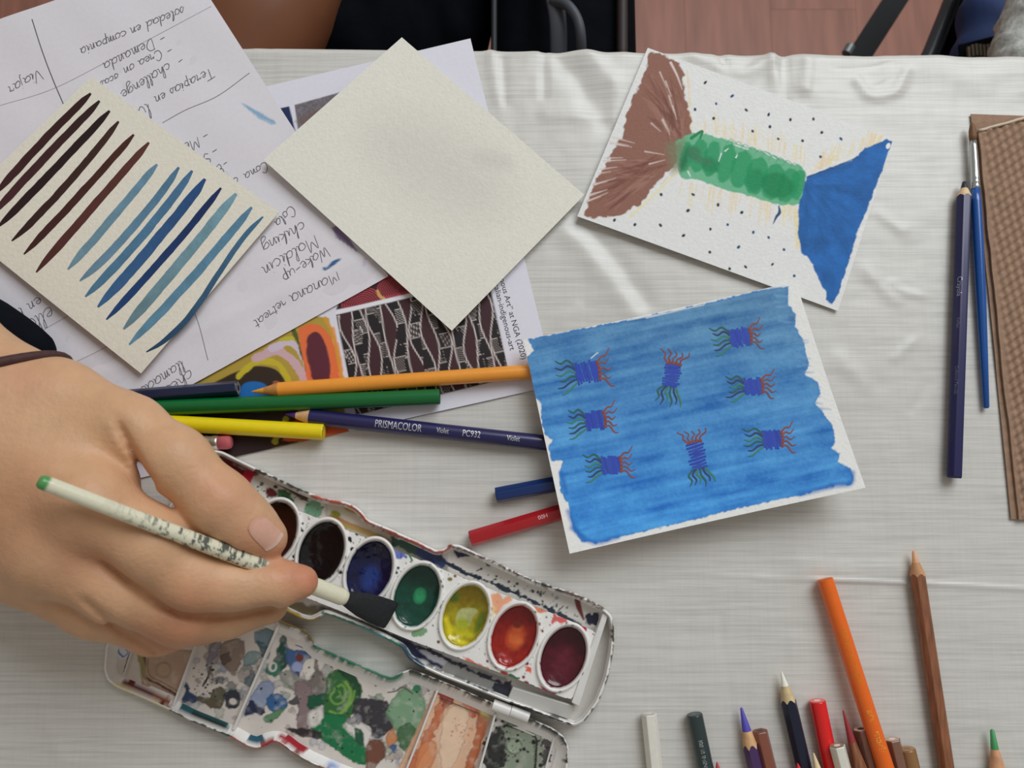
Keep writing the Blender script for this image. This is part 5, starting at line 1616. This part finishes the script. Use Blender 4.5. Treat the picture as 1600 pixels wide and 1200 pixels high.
def floor_lid(p):
    p.gain = 1.2
    p.C[:] = lin((204, 196, 188), 1.2)
    def B(pts, c, **k):
        k.setdefault('wob', 4); k.setdefault('ws', 8); k.setdefault('soft', 2.5); k.setdefault('smooth', 3); k.setdefault('tex', .55); k.setdefault('ts', 9); k.setdefault('edge', .28)
        q = np.array(pts, float); q = q.mean(0) + (q - q.mean(0)) * 1.14
        p.poly(q, c, **k)
    rs = random.Random(77)                                    # older dried stains under the fresh ones
    for _ in range(75):
        u_, v_ = rs.random(), rs.random()
        q = (np.array([300, 1000.]) * (1 - u_) + np.array([670, 1070.]) * u_) * (1 - v_) + (np.array([285, 1095.]) * (1 - u_) + np.array([620, 1200.]) * u_) * v_
        p.ell(q[0], q[1], rs.uniform(4, 17), rs.uniform(3, 10), rs.uniform(0, 3), rs.choice([(120, 132, 128), (84, 104, 128), (150, 134, 120), (110, 96, 92), (92, 126, 104), (150, 158, 176), (60, 62, 74)]), wob=5, ws=6, soft=3, alpha=rs.uniform(.25, .7), tex=.5, ts=7, edge=.25)
    # left compartment with round boss
    B([(222, 1028), (262, 1020), (300, 1020), (270, 1095), (226, 1070)], (176, 148, 126), smooth=0, wob=1, soft=3)
    p.line([(224, 1028), (226, 1058), (246, 1070), (276, 1088)], 3.5, (92, 58, 40), wob=1.5)
    p.line([(229, 1030), (231, 1055), (250, 1066), (278, 1082)], 1.5, (120, 84, 62))
    p.ell(254, 1048, 12, 12, 0, (146, 124, 96), soft=2); p.ell(254, 1048, 10.5, 10.5, 0, (178, 152, 126), soft=2)
    p.line([(216, 1020), (222, 1045), (224, 1058)], 6, (150, 140, 84), wob=2)
    p.ell(190, 1018, 12, 12, 0, (206, 212, 226), soft=3); p.line([(183, 1010), (186, 1020), (192, 1026)], 2.5, (50, 84, 150)); p.line([(194, 1026), (200, 1020), (196, 1014)], 1.5, (80, 110, 170))
    p.line([(204, 1018), (194, 1050)], 2.5, (70, 70, 76), smooth=0, wob=1.5)
    # second compartment
    B([(328, 1010), (344, 1002), (340, 1020), (330, 1040), (334, 1055), (324, 1046)], (120, 116, 130), alpha=.9)
    B([(352, 1004), (374, 1000), (382, 1020), (372, 1040), (362, 1052), (352, 1036), (344, 1030)], (134, 116, 104))
    B([(344, 1028), (356, 1020), (360, 1030), (350, 1036)], (84, 64, 54), alpha=.8)
    p.line([(330, 1042), (324, 1058), (318, 1072)], 3, (90, 72, 50), wob=2)
    for q, c in (([(384, 1022), (398, 1016), (408, 1026), (396, 1036), (382, 1038)], (104, 138, 142)), ([(400, 990), (425, 985), (420, 1010), (405, 1008)], (78, 112, 128)), ([(384, 1060), (398, 1048), (396, 1068), (384, 1070)], (74, 96, 108)), ([(404, 1004), (420, 1012), (414, 1030)], (46, 90, 102))):
        B(q, c, alpha=.85)
    B([(330, 1086), (342, 1076), (352, 1080), (350, 1096), (340, 1104), (332, 1098)], (92, 88, 70))
    B([(350, 1084), (366, 1080), (376, 1088), (370, 1100), (358, 1106), (352, 1098)], (42, 46, 60))
    p.ell(364, 1096, 6, 5, .4, (204, 196, 188)); p.line([(360, 1104), (368, 1106), (374, 1098), (372, 1088)], 2, (30, 30, 40))
    B([(284, 1098), (292, 1070), (298, 1082), (312, 1092), (300, 1096)], (34, 56, 92), smooth=0)
    B([(310, 1092), (330, 1092), (345, 1100), (330, 1106)], (90, 80, 62))
    p.dots([(302, 1040), (340, 1035), (340, 1090), (302, 1085)], 40, .6, 2.2, (30, 28, 28), 21)
    p.line([(326, 1058), (320, 1066), (317, 1072)], 2.4, (24, 22, 24))
    # large mixing well
    B([(440, 1000), (448, 998), (450, 1022), (448, 1040), (436, 1048), (430, 1034), (434, 1018)], (26, 70, 62))
    B([(420, 1040), (436, 1036), (440, 1050), (428, 1058), (418, 1050)], (48, 112, 90)); p.ell(426, 1042, 7, 8, 0, (206, 200, 192), soft=2); p.ell(427, 1042, 3, 5, .2, (60, 110, 96))
    B([(450, 1016), (462, 1020), (480, 1022), (482, 1034), (470, 1046), (464, 1060), (458, 1056), (452, 1040)], (62, 92, 138))
    p.ell(464, 1042, 8, 8, 0, (150, 160, 196), soft=3, wob=2); p.ell(463, 1056, 5, 7, 0, (40, 56, 106), soft=2, wob=2); p.ell(468, 1028, 6, 6, 0, (112, 50, 44), soft=1.5)
    for q in ([(462, 1008), (474, 1012), (480, 1004)], [(476, 1020), (484, 1010)], [(486, 1022), (482, 1014)]): p.line(q, 1.6, (50, 74, 120), smooth=0)
    p.ell(484, 1043, 11, 14, .2, (212, 206, 196), soft=2); p.ell(483, 1043, 1.6, 1.6, 0, (60, 40, 40))
    B([(494, 1030), (496, 1045), (508, 1062), (510, 1078), (498, 1088), (484, 1084), (478, 1070), (488, 1058)], (112, 104, 98))
    B([(436, 1054), (454, 1048), (468, 1060), (478, 1066), (470, 1080), (452, 1074)], (140, 140, 132), alpha=.9)
    B([(404, 1072), (420, 1066), (426, 1080), (416, 1098), (404, 1110), (388, 1112), (390, 1096)], (130, 142, 170), alpha=.95)
    B([(384, 1116), (392, 1096), (404, 1104), (414, 1112), (404, 1116), (392, 1114)], (30, 38, 66))
    B([(420, 1092), (436, 1086), (446, 1098), (440, 1110), (424, 1112)], (44, 92, 140))
    B([(414, 1120), (428, 1112), (444, 1108), (432, 1122), (418, 1128)], (92, 130, 96))
    B([(462, 1072), (482, 1074), (486, 1100), (482, 1130), (478, 1146), (464, 1142), (466, 1110)], (128, 110, 110))
    B([(454, 1096), (464, 1088), (466, 1100), (456, 1100)], (78, 76, 78))
    B([(484, 1090), (512, 1086), (514, 1106), (486, 1106)], (16, 80, 56))
    B([(514, 1062), (530, 1048), (536, 1046), (548, 1046), (552, 1058), (560, 1072), (560, 1098), (550, 1110), (540, 1130), (516, 1132), (508, 1108), (512, 1080)], (46, 100, 52))
    B([(530, 1052), (546, 1046), (558, 1064), (560, 1090), (552, 1096), (548, 1070)], (28, 72, 44))
    for q, w_ in (([(524, 1076), (534, 1070), (540, 1080), (536, 1096), (524, 1100), (516, 1090), (522, 1080)], 3), ([(516, 1112), (530, 1116), (544, 1100), (548, 1080), (540, 1066)], 5), ([(526, 1090), (532, 1086), (530, 1080)], 2), ([(540, 1108), (550, 1096), (554, 1080)], 3)):
        p.line(q, w_, (122, 164, 74), soft=3, alpha=.85)
    B([(492, 1136), (510, 1118), (540, 1126), (556, 1150), (572, 1170), (570, 1190), (548, 1184), (520, 1166), (500, 1150)], (22, 110, 66))
    B([(494, 1108), (504, 1104), (500, 1130), (484, 1132), (484, 1116)], (212, 206, 200), wob=3)
    B([(540, 1134), (560, 1128), (580, 1144), (574, 1166), (562, 1160), (548, 1146)], (214, 208, 202), wob=4)
    B([(556, 1140), (566, 1146), (568, 1166), (556, 1158)], (36, 84, 62), wob=3)
    B([(556, 1104), (568, 1094), (590, 1096), (604, 1100), (606, 1116), (618, 1130), (602, 1144), (584, 1150), (578, 1134), (560, 1124)], (54, 52, 58))
    B([(544, 1124), (558, 1116), (566, 1128), (550, 1132)], (130, 128, 132), alpha=.9)
    B([(612, 1104), (624, 1086), (644, 1082), (660, 1096), (660, 1116), (650, 1150), (640, 1170), (624, 1160), (618, 1136), (608, 1120)], (118, 152, 120))
    B([(622, 1140), (640, 1132), (650, 1146), (640, 1168), (626, 1164)], (60, 96, 62), alpha=.85)
    p.ell(651, 1076, 7, 6, 0, (50, 120, 84), wob=2); p.line([(606, 1082), (618, 1080), (630, 1074), (645, 1084)], 1.8, (50, 70, 58))
    p.ell(524, 1026, 9, 4, .4, (44, 110, 74), soft=2); p.ell(600, 1056, 10, 4, .4, (30, 86, 92), soft=2)
    B([(574, 1170), (580, 1158), (596, 1160), (602, 1176), (590, 1192), (574, 1206)], (112, 70, 56))
    B([(604, 1146), (616, 1140), (618, 1158), (606, 1166)], (194, 130, 88)); B([(610, 1166), (620, 1164), (616, 1174)], (70, 100, 140))
    B([(446, 1138), (500, 1142), (500, 1154), (470, 1150)], (44, 38, 40), smooth=0)
    p.dots([(440, 990), (680, 1080), (630, 1200), (370, 1130)], 90, .5, 2.0, (34, 32, 34), 23)
    # orange well
    B([(686, 1082), (770, 1112), (736, 1220), (620, 1220)], (214, 170, 138), smooth=0, wob=2)
    B([(690, 1086), (700, 1092), (690, 1120), (672, 1160), (650, 1200), (634, 1210), (650, 1170), (672, 1130)], (186, 98, 62), wob=6, alpha=.9)
    B([(734, 1096), (764, 1112), (756, 1150), (738, 1200), (728, 1200), (742, 1150), (746, 1120)], (176, 96, 60), wob=5, alpha=.95)
    B([(684, 1078), (704, 1084), (708, 1100), (694, 1102)], (150, 62, 50), wob=6); B([(724, 1092), (745, 1100), (742, 1120), (730, 1112)], (188, 92, 66), wob=6)
    B([(656, 1168), (676, 1160), (680, 1180), (668, 1204), (650, 1206)], (206, 128, 82), wob=3, alpha=.8)
    B([(700, 1110), (730, 1116), (716, 1180), (690, 1200), (690, 1150)], (226, 198, 170), wob=5, soft=8, alpha=.8)
    p.dots([(705, 1120), (740, 1130), (735, 1170), (700, 1165)], 50, .5, 2.0, (176, 100, 64), 24, .7)
    p.line([(686, 1090), (720, 1104), (764, 1122)], 1.6, (96, 58, 44)); B([(750, 1104), (768, 1112), (764, 1124), (752, 1118)], (200, 180, 120), wob=2)
    # grey-green well
    B([(776, 1114), (868, 1150), (850, 1220), (744, 1220)], (196, 190, 186), smooth=0, wob=1)
    B([(790, 1128), (806, 1132), (836, 1142), (842, 1160), (838, 1220), (772, 1220), (780, 1170)], (132, 142, 124), wob=4)
    B([(766, 1150), (784, 1140), (790, 1170), (786, 1196), (766, 1200), (758, 1180)], (44, 46, 44), wob=7, ws=7)
    B([(790, 1122), (820, 1130), (836, 1142), (812, 1140)], (84, 92, 84), wob=3, alpha=.9)
    p.line([(788, 1134), (810, 1140), (836, 1152), (838, 1172), (836, 1204)], 3, (34, 38, 36), wob=1)
    p.ell(804, 1166, 13, 13, 0, (112, 124, 104), soft=2); p.ell(804, 1166, 11, 11, 0, (144, 154, 134), soft=2)
    p.dots([(770, 1116), (866, 1150), (850, 1200), (750, 1190)], 90, .6, 3.4, (34, 34, 34), 25)
    p.line([(792, 1126), (800, 1130), (806, 1128)], 2.5, (28, 28, 28), wob=2); p.poly([(848, 1160), (862, 1150), (858, 1190), (848, 1196)], (44, 42, 42), wob=7, ws=5, alpha=.9)


def lid_h(X, Y):
    h = np.zeros(len(X))
    d = sd_poly(X, Y, crom([(222, 1022), (300, 1000), (290, 1060), (272, 1096), (228, 1070)], 3, True)); h -= .0012 * np.clip(-d / 4, 0, 1)
    d = np.hypot(X - 254, Y - 1048); h += .0004 * (np.abs(d - 11) < 1.6)
    d = sd_poly(X, Y, np.array([(788, 1130), (812, 1136), (838, 1148), (838, 1220), (772, 1220)], float)); h -= .0012 * np.clip(-d / 4, 0, 1)
    d = np.hypot(X - 804, Y - 1166); h += .0004 * (np.abs(d - 12) < 1.6)
    d = sd_poly(X, Y, np.array([(688, 1090), (764, 1120), (736, 1230), (630, 1230)], float)); h -= .0010 * np.clip(-d / 5, 0, 1)
    return h


lid, LO = shell('lid', LID, [(-.5, .0004), (-1.2, .003), (-.4, LDZ - .001), (.4, LDZ - .0002), (1.5, LDZ), (2.6, LDZ - .0002), (3.4, LDZ - .0010), (11, .0040), (20, .0019), (23, .0012)], rim_lid, box, M_plas)
plate('lid_floor', smooth_closed(inset(LO, 13.0), 5), .0022, floor_lid, lid, M_lidp, 1.5, lid_h)
for (x0, y0), (x1, y1), w_ in (((306, 1005), (270, 1103), 3.5), ((437, 972), (364, 1141), 4), ((683, 1080), (622, 1236), 3.5), ((774, 1116), (730, 1270), 3.5), ((866, 1152), (846, 1225), 2.5), ((210, 1000), (192, 1058), 2)):
    d = np.array([x1 - x0, y1 - y0], float); d /= np.linalg.norm(d); nn = np.array([-d[1], d[0]]) * w_ / 2
    a, b_ = np.array([x0, y0]), np.array([x1, y1])
    slab('divider', [a + nn, b_ + nn, b_ - nn, a - nn], .0006, .0058 if w_ > 3 else .0042, lid, M_whitep)

# ================================================================== the hand and the brush it holds
TAIL, TIP = at(60, 751, .104), at(612, 962, .0135)
bl_ = np.linalg.norm(TIP - TAIL); bw = (TIP - TAIL) / bl_


def on_brush(px):                                            # point of the brush axis seen at a pixel column
    lo_, hi_ = 0.0, 1.0
    for _ in range(40):
        m_ = (lo_ + hi_) / 2
        if proj(TAIL + (TIP - TAIL) * m_)[0] < px: lo_ = m_
        else: hi_ = m_
    return TAIL + (TIP - TAIL) * lo_


HN = [  # name, list of (px, py, z, radius in px)
    ('forearm', [(-330, 410, .050, 130), (-150, 543, .054, 115), (-40, 632, .056, 117)]),
    ('mc_thumb', [(-10, 640, .054, 72), (90, 628, .058, 60), (175, 655, .060, 50)]),
    ('mc_index', [(-20, 660, .058, 80), (140, 785, .072, 62)]),
    ('mc_middle', [(-40, 700, .058, 84), (80, 860, .067, 60)]),
    ('mc_ring', [(-70, 740, .048, 80), (45, 885, .056, 56)]),
    ('mc_pinky', [(-90, 760, .040, 72), (10, 880, .042, 50)]),
]
FG = [
    ('thumb', [(120, 640, .058, 52), (205, 668, .061, 47), (275, 718, .0625, 47), (345, 788, .058, 47), (385, 822, .053, 42), (418, 842, .049, 31)]),
    ('index', [(140, 790, .071, 62), (235, 850, .064, 55), (300, 905, .056, 48), (372, 914, .050, 41), (430, 912, .0465, 35), (471, 909, .044, 26)]),
    ('middle', [(80, 862, .066, 60), (190, 920, .056, 52), (285, 958, .044, 47), (350, 955, .033, 40), (420, 945, .026, 30)]),
    ('ring', [(45, 888, .055, 56), (150, 945, .044, 48), (245, 978, .033, 42), (320, 965, .026, 36), (370, 950, .024, 30)]),
    ('pinky', [(10, 884, .040, 50), (100, 925, .032, 42), (180, 960, .026, 36), (240, 960, .022, 32)]),
]


def pr(q): return at(q[0], q[1], q[2]), q[3] / float(ppm(q[0], q[1], q[2]))


hh = .0013
allp = [pr(q) for _, L_ in HN + FG for q in L_]
lo = np.min([p - r for p, r in allp], 0) - .004; hi = np.max([p + r for p, r in allp], 0) + .004
lo[0] = max(lo[0], at(-330, 480, .05)[0])
G = sdf_grid(lo, hi, hh).astype(np.float32)


def chain(L_, k):
    d = None
    for q0, q1 in zip(L_[:-1], L_[1:]):
        (a, ra), (b, rb) = pr(q0), pr(q1)
        c_ = round_cone(G, a.astype(np.float32), b.astype(np.float32), ra, rb)
        d = c_ if d is None else smin(d, c_, k)
    return d


palm = None
for _, L_ in HN:
    c_ = chain(L_, .010)
    palm = c_ if palm is None else smin(palm, c_, .016)
fing = None
for nm, L_ in FG[1:]:
    c_ = chain(L_, .006)
    fing = c_ if fing is None else smin(fing, c_, .0012)
D = smin(palm, fing, .0055)
D = smin(D, chain(FG[0][1], .007), .003)
# web of skin between thumb and index
(a, ra), (b, rb) = pr((140, 690, .060, 46)), pr((185, 742, .057, 32))
D = smin(D, round_cone(G, a, b, ra, rb), .010)
# joints swell a little; tendons and creases
for (x, y, z, r_, amp) in [(140, 790, .083, 40, .0012), (80, 865, .078, 38, .001), (300, 925, .062, 34, .0012), (285, 975, .053, 32, .0012), (345, 780, .068, 30, .0012)]:
    p_, rr = pr((x, y, z, r_))
    D = D - amp * np.exp(-((G - p_) ** 2).sum(-1) / (rr * rr))
# skin folds: thumb against palm, finger against finger
gx, gy = proj(G)
for pts_, w0, amp, zmin in (([(178, 648), (196, 684), (214, 718), (236, 756)], 7, .0042, .05), ([(146, 862), (186, 898), (235, 938), (290, 962), (350, 964), (425, 950)], 6, .0030, .028), ([(112, 922), (160, 962), (200, 994), (240, 1018)], 6, .0024, .02),
                            ([(428, 876), (440, 890)], 5, .0009, .03), ([(338, 742), (352, 756)], 4, .0004, .03)):
    c_ = crom(pts_, 4) if len(pts_) > 2 else np.array(pts_, float)
    m_ = (gx > c_[:, 0].min() - 25) & (gx < c_[:, 0].max() + 25) & (gy > c_[:, 1].min() - 25) & (gy < c_[:, 1].max() + 25) & (G[..., 2] > zmin)
    x_, y_ = gx[m_], gy[m_]; dm = np.full(x_.shape, 1e9); tp = np.zeros(x_.shape)
    for i in range(len(c_) - 1):
        e = c_[i + 1] - c_[i]; L2 = e @ e
        t = np.clip(((x_ - c_[i, 0]) * e[0] + (y_ - c_[i, 1]) * e[1]) / L2, 0, 1)
        q_ = (x_ - c_[i, 0] - e[0] * t) ** 2 + (y_ - c_[i, 1] - e[1] * t) ** 2
        tp = np.where(q_ < dm, (i + t) / (len(c_) - 1), tp); dm = np.minimum(dm, q_)
    D[m_] += amp * np.exp(-dm / (w0 * w0)) * np.clip(tp * 4, .15, 1)
# groove where the brush presses in
bd = round_cone(G, TAIL, TIP, .0032, .0037)
D = np.where(G[..., 0] < on_brush(395)[0], np.maximum(D, -(bd - .0001)), D)
V, F = surface_nets(D, lo, hh)
# relax once for a smooth skin
nb = np.zeros((len(V), 3)); ct = np.zeros(len(V))
for _ in range(3):
    nb[:] = 0; ct[:] = 0
    for a_, b_ in ((0, 1), (1, 2), (2, 3), (3, 0)):
        np.add.at(nb, F[:, a_], V[F[:, b_]]); np.add.at(ct, F[:, a_], 1)
        np.add.at(nb, F[:, b_], V[F[:, a_]]); np.add.at(ct, F[:, b_], 1)
    V = .5 * V + .5 * nb / np.maximum(ct, 1)[:, None]
X, Y = proj(V)
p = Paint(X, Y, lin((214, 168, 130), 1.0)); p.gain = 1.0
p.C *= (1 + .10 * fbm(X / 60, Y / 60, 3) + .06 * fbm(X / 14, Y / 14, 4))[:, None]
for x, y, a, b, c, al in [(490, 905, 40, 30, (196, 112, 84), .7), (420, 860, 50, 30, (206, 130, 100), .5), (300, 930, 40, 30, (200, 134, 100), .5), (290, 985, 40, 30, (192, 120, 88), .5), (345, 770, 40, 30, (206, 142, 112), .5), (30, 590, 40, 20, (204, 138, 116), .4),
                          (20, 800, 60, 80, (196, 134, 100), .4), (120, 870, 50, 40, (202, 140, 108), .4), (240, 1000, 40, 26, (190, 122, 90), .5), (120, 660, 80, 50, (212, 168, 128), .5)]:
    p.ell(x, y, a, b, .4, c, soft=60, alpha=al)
hand_root = empty('person', at(120, 780, .0), 'bare hand reaching in from the left, holding the cream paintbrush over the paint box', 'person')
M_skin = mat_vc('skin', .46, bump=.5, bscale=520, noise=.05, nscale=160, sss=.12, spec=.35, dist=.0005)
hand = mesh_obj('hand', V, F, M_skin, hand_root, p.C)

# thumbnail laid on the skin
bvh = BVHTree.FromPolygons([Vector(v) for v in V.tolist()], F.tolist())
na, nb_ = 14, 18
nc = np.array([414.0, 832.0]); dl = np.array([.70, .71]); dw = np.array([-.71, .70])
P = []
for i in range(na + 1):
    for j in range(nb_ + 1):
        s, t = -1 + 2 * i / na, -1 + 2 * j / nb_
        # rounded rectangle outline
        wv = 19 * (1 - .25 * max(0, -s) ** 3)
        q = nc + dl * s * 27 * (1 - .16 * t * t) + dw * t * wv
        d = at(q[0], q[1], 0.0) - CAMP; d /= np.linalg.norm(d)
        hit = bvh.ray_cast(Vector(CAMP), Vector(d))
        loc = np.array(hit[0]) if hit[0] is not None else at(q[0], q[1], .05)
        nrm = np.array(hit[1]) if hit[1] is not None else np.array([0, 0, 1.0])
        P.append(loc + np.array([0, 0, 1]) * .0005 * (1 - .6 * max(abs(s), abs(t)) ** 4) - d * .0002)
P = np.array(P)
zf = P[:, 2].reshape(na + 1, nb_ + 1)
Fn = grid_faces(na, nb_)
if np.cross(P[Fn[0][1]] - P[Fn[0][0]], P[Fn[0][2]] - P[Fn[0][1]])[2] < 0: Fn = Fn[:, ::-1]
XX, YY = proj(P); pc = Paint(XX, YY, lin((222, 172, 150), 1.0))
e_ = nc + dl * 24
pc.line([nc + dl * 22 + dw * 20, nc + dl * 27, nc + dl * 22 - dw * 20], 7, (232, 204, 186), soft=4)
pc.line([nc - dl * 22 + dw * 16, nc - dl * 26, nc - dl * 22 - dw * 16], 8, (214, 160, 138), soft=5)
nail = mesh_obj('thumbnail', P, Fn, mat_vc('nail', .25, noise=.03, sss=.1, coat=.3), hand_root, pc.C)
nail['label'] = 'pale pink thumbnail'

# hair tie round the wrist and dark sleeve behind it
ctr, rw = pr((-70, 640, .0545, 112))
ax = at(60, 760, .060) - at(-200, 545, .053); ax /= np.linalg.norm(ax)
def around(c, a, rx, n, lift=0):
    pts = []
    e1 = np.cross(a, [0, 0, 1.0]); e1 /= np.linalg.norm(e1); e2 = np.cross(e1, a)
    for k in range(n):
        t = 2 * math.pi * k / n
        d = math.cos(t) * e1 + math.sin(t) * e2
        h = bvh.ray_cast(Vector(c + d * .09), Vector(-d))
        r_ = np.linalg.norm(np.array(h[0]) - c) if h[0] is not None else rx
        pts.append(c + d * (r_ + lift))
    return np.array(pts)


def ring_tube(pts, r, seg=10, flat=1.0):
    n = len(pts); Vv = []; cen = pts.mean(0)
    for i in range(n):
        t = pts[(i + 1) % n] - pts[i - 1]; t /= np.linalg.norm(t)
        o = pts[i] - cen; o -= t * (o @ t); o /= np.linalg.norm(o); s = np.cross(t, o)
        for k in range(seg):
            f = 2 * math.pi * k / seg
            Vv.append(pts[i] + r * (math.cos(f) * o * flat + math.sin(f) * s))
    Ff = [[i * seg + k, i * seg + (k + 1) % seg, ((i + 1) % n) * seg + (k + 1) % seg, ((i + 1) % n) * seg + k] for i in range(n) for k in range(seg)]
    return np.array(Vv), Ff


wc = at(-40, 636, .053)
ax2 = at(30, 800, .056) - at(-75, 545, .052); ax2 /= np.linalg.norm(ax2)
pts = around(wc, ax2, rw, 64, .0008)
v, f = ring_tube(smooth_closed(pts, 2), .0021, 12)
mesh_obj('hair_tie', v, f, mat('brown_elastic', (72, 42, 40), .7, noise=.2, nscale=500), hand_root)['label'] = 'dark brown hair tie on the wrist'
sl = [at(-420, 300, .024), at(-200, 410, .022), at(-60, 490, .020), at(20, 532, .016), at(62, 555, .012), at(82, 566, .009)]
v, f = tube(crom(sl, 6), np.interp(np.linspace(0, 1, 31), [0, .5, .8, .95, 1], [.017, .0145, .010, .0060, .0025]), 24, flat=.8)
mesh_obj('sleeve', v, f, mat('black_sleeve', (8, 13, 22), .8, spec=.1, noise=.2, nscale=120, bump=.2, bscale=400), hand_root)['label'] = 'black fabric lying along the wrist'

# ---- brush in the hand
bru = empty('paintbrush', (TAIL + TIP) / 2 * np.array([1, 1, 0]), 'cream paintbrush with black speckles and green tail end, held in the hand', 'paintbrush')
e_h = on_brush(540)
t_end = np.linalg.norm(e_h - TAIL)
NSG, NR = 32, 260
ss = np.linspace(0, t_end, NR)
rr = np.interp(ss / t_end, [0, .008, .03, .3, .7, .9, .985, 1], [.0018, .0026, .0028, .0030, .0034, .0038, .0038, .0031])
v, f = tube(TAIL + ss[:, None] * bw, rr, NSG)
sv = np.repeat(ss / t_end, NSG); an = np.tile(np.arange(NSG), NR) / NSG * 6.283
col = np.tile(lin((226, 222, 196), 1.05), (len(v), 1))
tail = np.clip((.028 - sv) / .008, 0, 1)[:, None]; col = col * (1 - tail) + lin((84, 152, 84), 1.05) * tail
spk = fbm(sv * 90, np.cos(an) * 2.2 + 5 + np.sin(an) * 2.1, 6) + .6 * fbm(sv * 260, np.cos(an) * 6 + np.sin(an) * 4, 8)
band = np.exp(-((sv - .52) / .27) ** 4)
Xv, Yv = proj(v)
m_ = np.clip((spk - .02) * 7, 0, 1) * band
m_ = (m_ * .9)[:, None]; col = col * (1 - m_) + lin((46, 58, 60), 1.0) * m_
g_ = (np.clip((fbm(sv * 60, an * .6, 12) - .27) * 12, 0, 1) * (sv < .3))[:, None]; col = col * (1 - g_) + lin((110, 150, 90), 1.0) * g_
mesh_obj('handle', v, f, mat_vc('cream_lacquer', .3, noise=.04, coat=.3), bru, col)
# flat bristle head
sx = np.cross(bw, [0, 0, 1.0]); sx /= np.linalg.norm(sx); sz = np.cross(sx, bw)
rows = []; n_ = 40
prof = [(0, .0031, .0031), (.12, .0040, .0032), (.35, .0054, .0028), (.6, .0062, .0022), (.85, .0065, .0015), (.97, .0064, .0010), (1.0, .0058, .0005)]
Lb = bl_ - t_end
Vb = []
for s, wx, wz in prof:
    for k in range(n_):
        t = 2 * math.pi * k / n_
        jag = .02 * (vnoise(k * .9, s * 7, 3) - .5) if s > .9 else 0
        Vb.append(e_h + bw * Lb * (s + jag) + sx * wx * math.cos(t) * (1 + .05 * math.sin(9 * t)) + sz * wz * math.sin(t))
Fb = [[i * n_ + k, i * n_ + (k + 1) % n_, (i + 1) * n_ + (k + 1) % n_, (i + 1) * n_ + k] for i in range(len(prof) - 1) for k in range(n_)] + [[k for k in range(n_)][::-1], [(len(prof) - 1) * n_ + k for k in range(n_)]]
mesh_obj('bristles', Vb, Fb, mat('black_bristle', (28, 32, 36), .55, noise=.4, nscale=30, stretch=(20, 20, 20), bump=.5, bscale=900), bru)
